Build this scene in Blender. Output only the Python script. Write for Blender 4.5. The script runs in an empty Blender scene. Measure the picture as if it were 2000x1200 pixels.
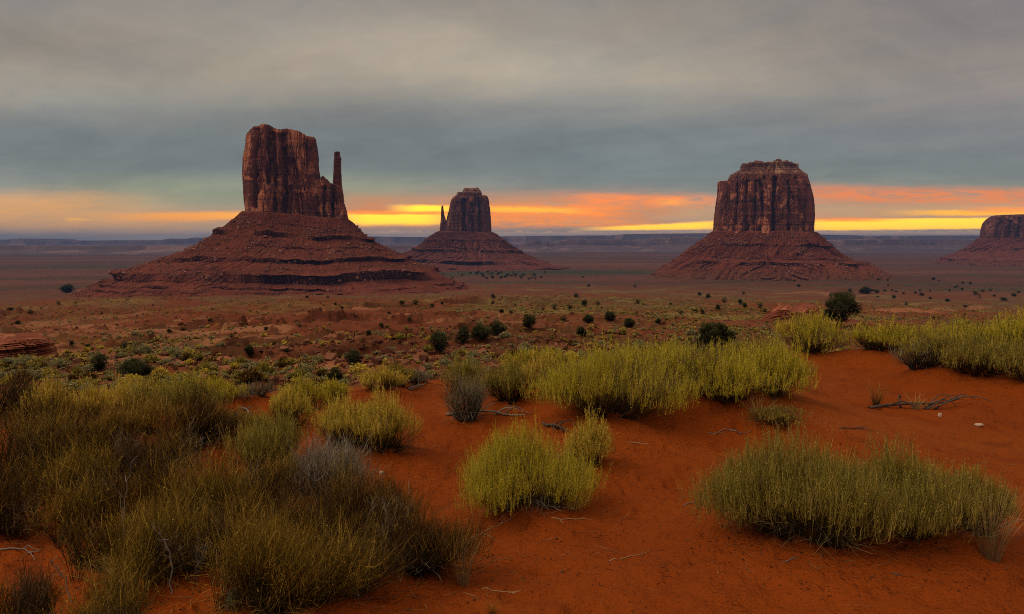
import bpy, math
import numpy as np

# ------------------------------------------------------------------ camera, render, light
SC = bpy.context.scene
COL = SC.collection
F = 1556.0                      # focal length in photo pixels (2000 wide)
EYE = 1.6
PITCH = math.atan(125.0 / F)    # eye level lies at photo row 475
cam_data = bpy.data.cameras.new("camera")
cam_data.sensor_width = 36.0
cam_data.lens = 36.0 * F / 2000.0
cam_data.clip_start = 0.1
cam_data.clip_end = 200000.0
cam = bpy.data.objects.new("camera", cam_data)
COL.objects.link(cam)
cam.location = (0, 0, EYE)
cam.rotation_euler = (math.pi / 2 - PITCH, 0, 0)
SC.camera = cam
SC.view_settings.view_transform = 'Standard'
SC.view_settings.look = 'None'
SC.view_settings.exposure = 0.0
SC.view_settings.gamma = 1.0
SC.render.engine = 'CYCLES'
SC.cycles.max_bounces = 6
SC.cycles.diffuse_bounces = 3
SC.cycles.volume_bounces = 0
SC.cycles.transmission_bounces = 3
SC.cycles.use_denoising = False
SC.cycles.pixel_filter_type = 'BLACKMAN_HARRIS'
SC.cycles.filter_width = 1.0

SUN_EL, SUN_AZ, SUN_STRENGTH = math.radians(46), math.radians(-104), 1.4   # azimuth from +Y, clockwise
HAZE_DENSITY = 5.2e-5

# ------------------------------------------------------------------ node helpers
def srgb(r, g, b):
    def f(c):
        c /= 255.0
        return c / 12.92 if c <= 0.04045 else ((c + 0.055) / 1.055) ** 2.4
    return (f(r), f(g), f(b), 1.0)

class NT:
    """small expression builder over a node tree"""
    def __init__(self, tree):
        self.t = tree
        self.n = tree.nodes
        self.l = tree.links
    def new(self, kind, **kw):
        nd = self.n.new(kind)
        for k, v in kw.items():
            setattr(nd, k, v)
        return nd
    def put(self, sock, v):
        if isinstance(v, bpy.types.NodeSocket):
            self.l.new(v, sock)
        else:
            sock.default_value = v
    def m(self, op, a, b=0.0, c=0.0, clamp=False):
        nd = self.new('ShaderNodeMath', operation=op, use_clamp=clamp)
        self.put(nd.inputs[0], a); self.put(nd.inputs[1], b); self.put(nd.inputs[2], c)
        return nd.outputs[0]
    def add(self, a, b): return self.m('ADD', a, b)
    def sub(self, a, b): return self.m('SUBTRACT', a, b)
    def mul(self, a, b): return self.m('MULTIPLY', a, b)
    def mad(self, a, b, c): return self.m('MULTIPLY_ADD', a, b, c)
    def sstep(self, x, lo, hi, a=0.0, b=1.0):
        nd = self.new('ShaderNodeMapRange', interpolation_type='SMOOTHSTEP')
        self.put(nd.inputs['Value'], x); self.put(nd.inputs['From Min'], lo); self.put(nd.inputs['From Max'], hi)
        self.put(nd.inputs['To Min'], a); self.put(nd.inputs['To Max'], b)
        return nd.outputs[0]
    def lin(self, x, lo, hi, a=0.0, b=1.0):
        nd = self.new('ShaderNodeMapRange', interpolation_type='LINEAR')
        nd.clamp = True
        self.put(nd.inputs['Value'], x); self.put(nd.inputs['From Min'], lo); self.put(nd.inputs['From Max'], hi)
        self.put(nd.inputs['To Min'], a); self.put(nd.inputs['To Max'], b)
        return nd.outputs[0]
    def mix(self, f, a, b, blend='MIX'):
        nd = self.new('ShaderNodeMix', data_type='RGBA', blend_type=blend)
        self.put(nd.inputs[0], f); self.put(nd.inputs[6], a); self.put(nd.inputs[7], b)
        return nd.outputs[2]
    def xyz(self, x, y, z=0.0):
        nd = self.new('ShaderNodeCombineXYZ')
        self.put(nd.inputs[0], x); self.put(nd.inputs[1], y); self.put(nd.inputs[2], z)
        return nd.outputs[0]
    def sep(self, v):
        nd = self.new('ShaderNodeSeparateXYZ'); self.put(nd.inputs[0], v)
        return nd.outputs[0], nd.outputs[1], nd.outputs[2]
    def scalev(self, v, s):
        nd = self.new('ShaderNodeVectorMath', operation='MULTIPLY')
        self.put(nd.inputs[0], v); nd.inputs[1].default_value = s
        return nd.outputs[0]
    def noise(self, v, scale, detail=4.0, rough=0.55, dist=0.0):
        nd = self.new('ShaderNodeTexNoise', noise_dimensions='3D')
        self.put(nd.inputs['Vector'], v); nd.inputs['Scale'].default_value = scale
        nd.inputs['Detail'].default_value = detail; nd.inputs['Roughness'].default_value = rough
        nd.inputs['Distortion'].default_value = dist
        return nd.outputs['Fac']
    def voro(self, v, scale, feature='F1', out='Distance'):
        nd = self.new('ShaderNodeTexVoronoi', feature=feature)
        self.put(nd.inputs['Vector'], v); nd.inputs['Scale'].default_value = scale
        return nd.outputs[out]
    def ramp(self, x, stops, interp='LINEAR'):
        nd = self.new('ShaderNodeValToRGB')
        cr = nd.color_ramp; cr.interpolation = interp
        while len(cr.elements) > 1:
            cr.elements.remove(cr.elements[-1])
        cr.elements[0].position = stops[0][0]; cr.elements[0].color = stops[0][1]
        for p, c in stops[1:]:
            e = cr.elements.new(p); e.color = c
        self.put(nd.inputs[0], x)
        return nd.outputs[0]

# ------------------------------------------------------------------ sky
def build_world():
    w = bpy.data.worlds.new("World")
    SC.world = w
    w.use_nodes = True
    t = NT(w.node_tree)
    for nd in list(t.n):
        t.n.remove(nd)
    out = t.new('ShaderNodeOutputWorld')
    bg = t.new('ShaderNodeBackground')
    t.l.new(bg.outputs[0], out.inputs[0])
    tc = t.new('ShaderNodeTexCoord')
    dx, dy, dz = t.sep(tc.outputs['Generated'])
    yc = t.m('MAXIMUM', dy, 0.25)
    A = t.mad(t.m('DIVIDE', dx, yc), F, 1000.0)        # bearing: 1000 = due +Y
    E = t.mul(t.m('DIVIDE', dz, yc), F)                # height over the horizon
    # cloud deck seen in perspective
    zc = t.m('MAXIMUM', t.add(dz, 0.10), 0.03)
    deck = t.xyz(t.m('DIVIDE', dx, zc), t.m('DIVIDE', dy, zc), 0.0)
    du = t.add(t.mul(t.m('DIVIDE', dx, zc), 0.85), t.mul(t.m('DIVIDE', dy, zc), 0.30))
    dv = t.add(t.mul(t.m('DIVIDE', dy, zc), 0.80), t.mul(t.m('DIVIDE', dx, zc), 0.22))
    nA = t.noise(t.xyz(t.mul(du, 0.55), t.mul(dv, 0.8), 0.3), 1.0, 5.0, 0.55, 0.5)
    nB = t.noise(t.xyz(t.mul(du, 1.9), t.mul(dv, 1.9), 2.3), 1.0, 6.0, 0.62, 0.4)
    nC = t.noise(t.xyz(t.mad(E, 0.004, t.mul(A, 1 / 120.0)), t.mul(E, 1 / 62.0), 5.3), 1.0, 6.0, 0.62, 0.5)
    st = t.noise(t.xyz(t.mul(A, 1 / 260.0), t.mul(E, 1 / 15.0), 3.1), 1.0, 5.0, 0.6, 0.5)    # streaks near the horizon
    st3 = t.noise(t.xyz(t.mul(A, 1 / 22.0), t.mul(E, 1 / 6.0), 9.1), 1.0, 4.0, 0.6, 0.6)
    st2 = t.noise(t.xyz(t.mul(A, 1 / 60.0), t.mul(E, 1 / 9.0), 7.7), 1.0, 5.0, 0.65, 0.8)
    big = t.noise(t.xyz(t.mul(A, 1 / 700.0), t.mul(E, 1 / 130.0), 1.7), 1.0, 3.0, 0.5, 0.3)
    Ew = t.add(E, t.add(t.mul(t.sub(big, 0.5), 55.0), t.mul(t.sub(st, 0.5), 16.0)))
    # general colour of the deck by height
    S = 1 / 900.0
    col = t.ramp(t.mul(Ew, S), [
        (0.000, srgb(128, 116, 110)), (18 * S, srgb(150, 128, 110)), (50 * S, srgb(168, 134, 98)),
        (78 * S, srgb(150, 126, 100)), (100 * S, srgb(116, 116, 104)), (140 * S, srgb(100, 104, 101)),
        (200 * S, srgb(98, 102, 101)), (260 * S, srgb(112, 109, 101)), (320 * S, srgb(128, 119, 104)),
        (400 * S, srgb(123, 115, 102)), (480 * S, srgb(114, 108, 99)), (640 * S, srgb(120, 116, 110)), (1.0, srgb(126, 122, 116))])
    # right side turns mauve, left stays greenish grey
    mauve = t.mul(t.sstep(A, 1200, 2000), t.sstep(E, 110, 260))
    col = t.mix(t.mul(mauve, 0.55), col, srgb(107, 98, 97))
    green = t.mul(t.mul(t.sstep(A, 60, 350), t.sstep(A, 950, 700)), t.mul(t.sstep(E, 55, 85), t.sstep(E, 150, 105)))
    col = t.mix(t.mul(green, 0.75), col, srgb(128, 131, 104))
    blue = t.mul(t.mul(t.sstep(A, 850, 1150), t.sstep(A, 1650, 1400)), t.mul(t.sstep(E, 70, 110), t.sstep(E, 210, 150)))
    col = t.mix(t.mul(blue, 0.45), col, srgb(97, 103, 104))
    # broad light and dark banks
    def bank(cx, cy, rx, ry, tilt):
        ex = t.mul(t.sub(A, cx), 1.0 / rx)
        ey = t.mul(t.sub(Ew, t.mad(t.sub(A, cx), tilt, cy)), 1.0 / ry)
        return t.m('POWER', 2.718, t.mul(t.add(t.mul(ex, ex), t.mul(ey, ey)), -1.0))
    lum = t.add(1.47, t.mul(bank(980, 335, 460, 95, -0.10), 0.55))
    lum = t.add(lum, t.mul(bank(1000, 175, 1500, 70, -0.02), -0.26))
    lum = t.add(lum, t.mul(bank(180, 285, 300, 36, -0.05), 0.26))
    lum = t.add(lum, t.mul(bank(40, 390, 330, 60, -0.1), -0.36))
    lum = t.add(lum, t.mul(bank(700, 235, 300, 35, -0.03), -0.12))
    lum = t.add(lum, t.mul(bank(1500, 250, 420, 40, -0.05), -0.10))
    lum = t.add(lum, t.mul(bank(1850, 380, 360, 100, 0.0), -0.22))
    lum = t.add(lum, t.mul(t.sub(nA, 0.5), 0.7))
    lum = t.add(lum, t.mul(t.sub(nB, 0.5), 0.60))
    lum = t.add(lum, t.mul(t.sub(nC, 0.5), 0.52))
    warm = t.sstep(nB, 0.35, 0.68)
    col = t.mix(t.mul(t.mul(warm, t.sstep(E, 120, 260)), 0.45), col, t.mix(1.0, col, (1.12, 0.99, 0.84, 1), 'MULTIPLY'))
    col = t.mix(1.0, col, t.xyz(lum, lum, lum), 'MULTIPLY')
    # glowing openings low over the horizon
    YEL, ORA, PNK = srgb(255, 186, 0), srgb(250, 132, 8), srgb(228, 112, 18)
    def band(a0, a1, soft, e0, slope, half, colr, amt, wob=6.0, hard=0.55, mottle=0.0, half2=None, glow=1.4):
        ec = t.mad(t.sub(A, a0), slope, e0)
        d = t.m('ABSOLUTE', t.sub(t.add(E, t.add(t.mul(t.sub(st, 0.5), wob), t.mul(t.add(t.sub(st2, 0.5), t.mul(t.sub(st3, 0.5), 0.6)), wob * 0.9))), ec))
        hw = half if half2 is None else t.lin(A, a0, a1, half, half2)
        k = t.m('DIVIDE', d, hw)
        m = t.mul(t.sstep(k, 1.0 + (1 - hard), hard), t.mul(t.sstep(A, a0 - soft, a0 + soft), t.sstep(A, a1 + soft, a1 - soft)))
        if mottle:
            m = t.mul(m, t.sstep(st2, 0.5 - mottle, 0.5 + mottle * 0.5))
        if colr == YEL: glow = 2.3
        return t.mul(m, amt), tuple(glow * a for a in colr[:3]) + (1,)
    bands = [
        band(-900, 260, 160, 68, 0.0, 26, srgb(214, 148, 70), 0.8, 22, 0.2, 0.5),
        band(-900, 420, 120, 36, 0.0, 15, srgb(206, 146, 82), 0.7, 16, 0.2, 0.5),
        band(250, 500, 120, 50, 0.012, 8, srgb(240, 150, 40), 0.95, 8, 0.2),
        band(420, 520, 60, 52, 0.0, 6, srgb(250, 165, 40), 0.9, 5, 0.3),
        band(138, 178, 18, 45, -0.03, 2.6, srgb(255, 176, 10), 1.0, 9, 0.3, 0.3),
        band(640, 1320, 90, 62, 0.004, 28, srgb(208, 112, 34), 0.85, 22, 0.1, 0.5),
        band(925, 1215, 60, 58, 0.0, 15, ORA, 1.0, 12, 0.35, 0.35),
        band(930, 1120, 50, 66, -0.02, 5, srgb(255, 172, 0), 1.0, 8, 0.3),
        band(930, 1270, 50, 41, -0.02, 7, srgb(252, 140, 12), 0.95, 9, 0.3, 0.5),
        band(670, 870, 60, 46, 0.01, 11, YEL, 1.0, 6, 0.5),
        band(660, 900, 60, 59, 0.0, 4, ORA, 0.9, 7, 0.3),
        band(785, 885, 40, 67, 0.0, 6, YEL, 1.0, 6, 0.4),
        band(1120, 1400, 60, 84, -0.012, 11, srgb(240, 124, 34), 0.95, 14, 0.3, 0.3),
        band(1290, 1335, 30, 78, 0, 6, srgb(255, 160, 10), 0.8, 10, 0.3, 0.4),
        band(1560, 2300, 40, 96, -0.018, 15, PNK, 0.88, 12, 0.25, 0.35, None, 1.35),
        band(1360, 2600, 160, 58, 0.0, 16, srgb(196, 138, 82), 0.7, 14, 0.2, 0.6),
        band(1170, 1420, 70, 27, 0.035, 3.5, YEL, 1.0, 4.0, 0.5, 0, 8.0),
        band(1560, 2500, 60, 34, 0.012, 10.5, YEL, 1.0, 5.0, 0.75),
        band(1580, 1720, 70, 45, 0.0, 4, ORA, 0.8, 5, 0.3),
        band(1780, 2400, 90, 58, 0.004, 4.5, srgb(255, 176, 0), 1.0, 7, 0.4),
        band(1900, 2600, 60, 64, 0.004, 5, srgb(250, 140, 14), 0.8, 9, 0.3),
    ]
    for f, c in bands:
        col = t.mix(f, col, c)
    # low pale cloud bank sitting on the horizon, with a lumpy top edge
    top = t.add(t.mad(t.m('ABSOLUTE', t.sub(t.noise(t.xyz(t.mul(A, 1 / 38.0), 0.0, 0.4), 1.0, 4.0, 0.6), 0.5)), 26.0, 22.0), t.mul(t.sub(big, 0.5), 10.0))
    bank_m = t.mul(t.sstep(E, t.add(top, 1.2), t.sub(top, 1.2)), t.mul(t.sstep(A, 640, 760), 0.85))
    bank_c = t.ramp(t.m('DIVIDE', E, 40.0), [(0.0, srgb(136, 124, 122)), (0.35, srgb(150, 130, 118)), (0.6, srgb(186, 142, 100)), (1.0, srgb(206, 146, 80))])
    bank_c = t.mix(t.mul(t.sstep(st2, 0.4, 0.65), 0.45), bank_c, srgb(206, 156, 118))
    bank_c = t.mix(1.0, bank_c, (1.5, 1.5, 1.5, 1), 'MULTIPLY')
    col = t.mix(bank_m, col, bank_c)
    # the overcast overhead and behind the viewer is brighter than the strip near the sunset
    over = t.add(t.sstep(dz, 0.36, 0.85), t.mul(t.sstep(dy, 0.2, -0.7), 0.45))
    gain = t.mad(over, 1.45, 1.0)
    col = t.mix(1.0, col, t.xyz(gain, t.mul(gain, t.mad(over, -0.05, 1.0)), t.mul(gain, t.mad(over, -0.14, 1.0))), 'MULTIPLY')
    # thin share of clear twilight sky behind the deck
    sky = t.new('ShaderNodeTexSky', sky_type='NISHITA')
    sky.sun_disc = False
    sky.sun_elevation = SUN_EL
    sky.sun_rotation = SUN_AZ
    thin = t.mix(1.0, sky.outputs[0], (0.012, 0.012, 0.012, 1), 'MULTIPLY')
    col = t.mix(1.0, col, thin, 'ADD')
    # below the horizon
    col = t.mix(t.sstep(dz, -0.001, -0.02), col, (0.05, 0.03, 0.025, 1))
    t.l.new(col, bg.inputs['Color'])
    bg.inputs['Strength'].default_value = 1.0

build_world()
sun_data = bpy.data.lights.new("sun", 'SUN')
sun_data.energy = SUN_STRENGTH
sun_data.angle = math.radians(26)
sun_data.color = (1.0, 0.84, 0.64)
sun = bpy.data.objects.new("sun", sun_data)
COL.objects.link(sun)
sun.rotation_euler = (math.pi / 2 - SUN_EL, 0, math.pi - SUN_AZ)
sun.location = (0, 0, 500)

# ------------------------------------------------------------------ numpy noise
def _h(ix, iy, iz, seed):
    h = (ix.astype(np.int64) * 374761393 + iy.astype(np.int64) * 668265263 + iz.astype(np.int64) * 2147483647 + seed * 974711) & 0xffffffff
    h = ((h ^ (h >> 13)) * 1274126177) & 0xffffffff
    h = ((h ^ (h >> 16)) * 2246822519) & 0xffffffff
    return ((h ^ (h >> 15)) & 0xffffff) / float(0xffffff)

def vnoise(x, y, z=None, seed=0):
    x = np.asarray(x, float); y = np.asarray(y, float)
    if z is None: x, y = np.broadcast_arrays(x, y)
    else: x, y, z = np.broadcast_arrays(x, y, np.asarray(z, float))
    ix = np.floor(x); iy = np.floor(y)
    fx = x - ix; fy = y - iy
    fx = fx * fx * fx * (fx * (fx * 6 - 15) + 10); fy = fy * fy * fy * (fy * (fy * 6 - 15) + 10)
    if z is None:
        o = np.zeros_like(ix)
        a = _h(ix, iy, o, seed); b = _h(ix + 1, iy, o, seed); c = _h(ix, iy + 1, o, seed); d = _h(ix + 1, iy + 1, o, seed)
        return (a + (b - a) * fx) * (1 - fy) + (c + (d - c) * fx) * fy
    z = np.broadcast_to(np.asarray(z, float), x.shape)
    iz = np.floor(z); fz = z - iz; fz = fz * fz * (3 - 2 * fz)
    r = []
    for k in (0, 1):
        a = _h(ix, iy, iz + k, seed); b = _h(ix + 1, iy, iz + k, seed); c = _h(ix, iy + 1, iz + k, seed); d = _h(ix + 1, iy + 1, iz + k, seed)
        r.append((a + (b - a) * fx) * (1 - fy) + (c + (d - c) * fx) * fy)
    return r[0] * (1 - fz) + r[1] * fz

def fbm(x, y, z=None, octv=4, seed=0, gain=0.5):
    """-1..1"""
    s = 0.0; a = 1.0; tot = 0.0; k = 1.0
    for i in range(octv):
        s = s + a * (vnoise(x * k + 17.3 * i, y * k - 9.1 * i, None if z is None else z * k + 3.3 * i, seed + i) * 2 - 1)
        tot += a; a *= gain; k *= 2.03
    return s / tot * 1.6

def sstep(x, a, b):
    t = np.clip((x - a) / (b - a), 0, 1)
    return t * t * (3 - 2 * t)

# ------------------------------------------------------------------ pixel <-> world
CP, SP = math.cos(PITCH), math.sin(PITCH)
def ray(u, v):
    a = (np.asarray(u, float) - 1000.0) / F; b = (600.0 - np.asarray(v, float)) / F
    return a, CP + SP * b, -SP + CP * b
def at(u, v, D):
    """point seen at photo pixel (u, v) on the vertical plane y = D"""
    dx, dy, dz = ray(u, v)
    k = D / dy
    return dx * k, dz * k + EYE
def project(x, y, z):
    zz = z - EYE
    fwd = y * CP - zz * SP
    up = y * SP + zz * CP
    return 1000 + F * x / fwd, 600 - F * up / fwd

# ------------------------------------------------------------------ terrain
MOUNDS = []
_pd = np.log(np.array([0.5, 8, 10, 14, 20, 26, 35, 50, 100, 200, 400, 700, 1000, 1150, 1400, 1700, 2200, 3500, 8000, 80000.]))
_pz = np.array([-2.6, -2.8, -2.95, -3.55, -4.15, -4.6, -5.3, -6.6, -10.2, -17, -31.5, -52.5, -71, -79, -84, -89, -93, -96, -97, -97])

def terrain(x, y):
    d = np.hypot(x, y) + 1e-6
    az = np.degrees(np.arctan2(x, y))
    zf = np.interp(np.log(d), _pd, _pz) + EYE
    # rolling relief that grows with distance
    grow = sstep(d, 18, 70)
    far = 1 - sstep(d, 1500, 5000) * 0.75
    r = fbm(x / 55.0, y / 55.0, octv=4, seed=3) * np.clip(d * 0.006, 0, 2.0) + fbm(x / 16.0, y / 16.0, octv=3, seed=8) * np.clip(d * 0.004, 0, 0.55)
    r = r + fbm(x / 400.0, y / 300.0, octv=3, seed=12) * np.clip((d - 200) * 0.006, 0, 5.5)
    zf = zf + r * grow * far
    # grassy knoll left of the big butte, swell on the right
    zf = zf + 9.0 * np.exp(-((x + 290) / 75) ** 2 - ((y - 560) / 90) ** 2)
    zf = zf + 2.5 * np.exp(-((x - 95) / 50) ** 2 - ((y - 235) / 60) ** 2)
    # ledges where harder beds crop out: a steep face towards the viewer, a long dip behind
    def cuesta(per, amp, skew, seed, lo, hi, sharp=0.032):
        q = (y + skew * x + per * 1.1 * fbm(x / (per * 2.2), y / (per * 2.2), octv=4, seed=seed) + per * 0.16 * fbm(x / (per * 0.22), y / (per * 0.22), octv=3, seed=seed + 9)) / per
        fr = q - np.floor(q)
        mask = sstep(fbm(x / (per * 2.4), y / (per * 0.9), octv=4, seed=seed + 3), -0.2, 0.25) * (0.65 + 0.6 * vnoise(x / (per * 0.13), y / (per * 0.13), seed=seed + 5))
        k = sstep(d, lo, lo * 1.6) * (1 - sstep(d, hi, hi * 1.8))
        return amp * np.minimum(fr / sharp, (1 - fr) / (1 - sharp)) * mask * k
    left = 1 - 0.6 * sstep(az, 4, 16)
    zf = zf + left * (cuesta(6.5, 0.42, 0.2, 31, 28, 90) + cuesta(13.0, 0.9, -0.15, 35, 36, 260) + cuesta(27.0, 1.35, 0.1, 57, 60, 520) + cuesta(62.0, 2.5, 0.1, 39, 170, 950))
    zf = zf + (0.28 * fbm(x / 4.0, y / 4.0, octv=3, seed=52) + 0.10 * fbm(x / 1.2, y / 1.2, octv=2, seed=53)) * sstep(d, 14, 26) * (1 - sstep(d, 150, 400))
    # dry gully winding through
    # dune the viewer stands on
    dc = np.interp(az, [-60, -34, -18, -4, 4, 14, 34, 60], [7.3, 7.6, 8.0, 9.0, 10.0, 12.0, 13.5, 14.0])
    zn = 0.085 * fbm(x / 2.3, y / 2.3, octv=2, seed=41) * sstep(d, 1.5, 5) + 0.030 * fbm(x / 0.55, y / 0.55, octv=3, seed=43) + 0.009 * fbm(x / 0.11, y / 0.09, octv=2, seed=44) * (1 - sstep(d, 8, 12)) * (0.4 + 0.6 * sstep(fbm(x / 0.9, y / 0.7, octv=2, seed=45), -0.2, 0.4))
    zn = zn + 0.16 * np.exp(-((x - 1.1) / 1.6) ** 2 - ((y - 7.6) / 1.0) ** 2) + 0.10 * np.exp(-((x - 1.5) / 1.0) ** 2 - ((y - 4.6) / 0.5) ** 2)
    # shallow prints and dimples, and sand banked up round the bushes
    zn = zn - 0.012 * sstep(vnoise(x / 0.075, y / 0.065, seed=50), 0.62, 0.9) * (1 - sstep(d, 6, 8)) - 0.026 * sstep(vnoise(x / 0.16, y / 0.13, seed=46), 0.66, 0.86) * sstep(fbm(x / 1.1, y / 1.1, octv=2, seed=48), -0.25, 0.3) * (1 - sstep(d, 9, 13))
    for (bx, by, ra, hh) in MOUNDS:
        dd = ((x - bx) / (ra * 1.25)) ** 2 + ((y - by) / (ra * 1.15)) ** 2
        zn = zn + hh * np.exp(-np.minimum(dd, 30) ** 1.4)
    # wind ripples
    ph = (y * 0.9 + x * 0.35) / 0.15 + 1.6 * fbm(x / 0.8, y / 0.5, octv=3, seed=47)
    zn = zn + 0.009 * np.sin(ph * 2 * np.pi) * sstep(fbm(x / 1.4, y / 1.4, octv=2, seed=49), -0.2, 0.4) * (1 - sstep(d, 6, 9))
    t = sstep(d, dc, dc + 6.5)
    return zn * (1 - t) + zf * t

def hit(u, v):
    dx, dy, dz = ray(u, v)
    h = math.hypot(dx, dy)
    ds = np.exp(np.linspace(math.log(1.5), math.log(30000), 5000))
    k = ds / h
    below = (EYE + dz * k) < terrain(dx * k, dy * k)
    i = int(np.argmax(below)) if below.any() else len(ds) - 1
    return float(dx * k[i]), float(dy * k[i])
def ground(x, y):
    return float(terrain(np.array([x]), np.array([y]))[0])

# ------------------------------------------------------------------ mesh helpers
def mesh_from(name, verts, quads=None, tris=None, mats=(), smooth=True, attrs=None):
    me = bpy.data.meshes.new(name)
    verts = np.asarray(verts, np.float32).reshape(-1, 3)
    nq = 0 if quads is None else len(quads); ntr = 0 if tris is None else len(tris)
    me.vertices.add(len(verts))
    me.vertices.foreach_set('co', verts.ravel())
    idx = []
    if nq: idx.append(np.asarray(quads, np.int32).ravel())
    if ntr: idx.append(np.asarray(tris, np.int32).ravel())
    idx = np.concatenate(idx)
    me.loops.add(len(idx)); me.loops.foreach_set('vertex_index', idx)
    me.polygons.add(nq + ntr)
    st = np.concatenate([np.arange(nq) * 4, nq * 4 + np.arange(ntr) * 3]).astype(np.int32)
    me.polygons.foreach_set('loop_start', st)
    me.polygons.foreach_set('use_smooth', np.full(nq + ntr, bool(smooth)))
    for k, val in (attrs or {}).items():
        at_ = me.attributes.new(k, 'FLOAT', 'POINT'); at_.data.foreach_set('value', np.asarray(val, np.float32).ravel())
    for m in mats: me.materials.append(m)
    me.update(calc_edges=True)
    return me
def obj(name, me, parent=None):
    o = bpy.data.objects.new(name, me); COL.objects.link(o)
    if parent is not None: o.parent = parent
    return o
def tag(o, label=None, cat=None, group=None, kind=None):
    if label: o['label'] = label
    if cat: o['category'] = cat
    if group: o['group'] = group
    if kind: o['kind'] = kind
    return o
def thing(name, label, cat, loc=(0, 0, 0), group=None, rz=0.0):
    o = bpy.data.objects.new(name, None); COL.objects.link(o)
    o.empty_display_size = 0.2
    o.location = loc; o.rotation_euler = (0, 0, rz)
    return tag(o, label, cat, group)
def grid_quads(n, m, wrap=False):
    """n rows, m columns"""
    i = np.arange(n - 1)[:, None]; j = np.arange(m if wrap else m - 1)[None, :]
    a = i * m + j; b = i * m + (j + 1) % m
    return np.stack([a, b, b + m, a + m], -1).reshape(-1, 4)

# ------------------------------------------------------------------ materials
def new_mat(name, rough=0.9, spec=0.15):
    m = bpy.data.materials.new(name); m.use_nodes = True
    t = NT(m.node_tree)
    b = t.n['Principled BSDF']
    b.inputs['Roughness'].default_value = rough
    b.inputs['Specular IOR Level'].default_value = spec
    return m, t, b
def bump(t, b, height, strength, dist):
    nd = t.new('ShaderNodeBump'); nd.inputs['Strength'].default_value = strength; nd.inputs['Distance'].default_value = dist
    t.put(nd.inputs['Height'], height); t.l.new(nd.outputs[0], b.inputs['Normal'])
def attr(t, name):
    nd = t.new('ShaderNodeAttribute', attribute_name=name)
    return nd.outputs['Fac']
def pos(t):
    return t.new('ShaderNodeNewGeometry').outputs['Position']

def mat_ground():
    m, t, b = new_mat("ground_soil", 0.95, 0.05)
    p = pos(t)
    dune, veg, pale, rock, plain = (attr(t, k) for k in ('dune', 'veg', 'pale', 'rock', 'plain'))
    n1 = t.noise(p, 0.9, 6, 0.6); n2 = t.noise(p, 0.11, 6, 0.6); n3 = t.noise(p, 14.0, 5, 0.65); n4 = t.noise(p, 0.02, 5, 0.6)
    # dune sand
    sand = t.mix(n1, (0.170, 0.0300, 0.0034, 1), (0.275, 0.0530, 0.0058, 1))
    sand = t.mix(t.mul(t.sstep(n3, 0.55, 0.75), 0.45), sand, (0.095, 0.0185, 0.0035, 1))
    sand = t.mix(t.mul(t.mul(t.sstep(t.noise(p, 46.0, 3, 0.6), 0.56, 0.64), t.sstep(t.noise(p, 4.5, 4, 0.6), 0.46, 0.60)), 0.85), sand, (0.080, 0.016, 0.005, 1))
    sand = t.mix(t.mul(t.sstep(t.noise(p, 0.45, 4, 0.6, 0.8), 0.48, 0.70), 0.6), sand, (0.255, 0.060, 0.0085, 1))
    sand = t.mix(t.mul(t.sstep(t.noise(p, 2.6, 5, 0.65), 0.56, 0.70), 0.4), sand, (0.105, 0.020, 0.0036, 1))
    # valley soil
    soil = t.mix(n2, (0.085, 0.021, 0.009, 1), (0.205, 0.049, 0.018, 1))
    soil = t.mix(t.mul(t.sstep(n4, 0.45, 0.7), 0.6), soil, (0.125, 0.036, 0.019, 1))
    soil = t.mix(t.mul(pale, t.sstep(n1, 0.25, 0.6, 0.5, 1.0)), soil, (0.30, 0.115, 0.055, 1))
    soil = t.mix(t.mul(rock, 0.9), soil, t.mix(t.noise(t.scalev(p, (0.3, 0.3, 2.6)), 1.0, 5, 0.7), (0.022, 0.007, 0.005, 1), (0.120, 0.030, 0.015, 1)))
    vn = t.sstep(t.noise(p, 0.75, 5, 0.7), 0.42, 0.60)
    vn2 = t.sstep(t.noise(p, 0.22, 6, 0.75), 0.40, 0.60)
    vcol = t.mix(t.noise(p, 0.35, 3), (0.055, 0.047, 0.018, 1), (0.155, 0.120, 0.042, 1))
    soil = t.mix(t.mul(veg, t.m('MAXIMUM', t.mul(vn, 0.75), t.mul(vn2, 0.8))), soil, vcol)
    gp = t.mul(t.mul(veg, t.sstep(t.noise(t.scalev(p, (0.02, 0.035, 0.03)), 1.0, 5, 0.65), 0.50, 0.62)), t.sstep(n1, 0.35, 0.6, 0.35, 0.9))
    soil = t.mix(gp, soil, (0.205, 0.125, 0.036, 1))
    # open plain farther out: long bands of grey-green brush and bare red flats
    ps = t.scalev(p, (0.0006, 0.0022, 0.001))
    pb = t.noise(ps, 1.0, 6, 0.6, 0.5)
    pl = t.ramp(pb, [(0.30, (0.036, 0.036, 0.018, 1)), (0.40, (0.062, 0.044, 0.022, 1)), (0.47, (0.094, 0.036, 0.020, 1)), (0.66, (0.145, 0.054, 0.032, 1))])
    spk = t.sstep(t.noise(p, 0.05, 4, 0.7), 0.52, 0.62)
    pl = t.mix(t.mul(spk, 0.6), pl, (0.028, 0.030, 0.015, 1))
    soil = t.mix(plain, soil, pl)
    t.l.new(t.mix(dune, soil, sand), b.inputs['Base Color'])
    hN = t.add(t.mul(t.noise(p, 9.0, 5, 0.6), 0.6), t.mul(t.noise(t.scalev(p, (1, 2.2, 1)), 28.0, 3, 0.6), 0.35))
    hN = t.add(hN, t.mul(t.noise(p, 75.0, 3, 0.6), 0.16))
    bump(t, b, hN, 0.9, 0.065)
    return m

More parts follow.
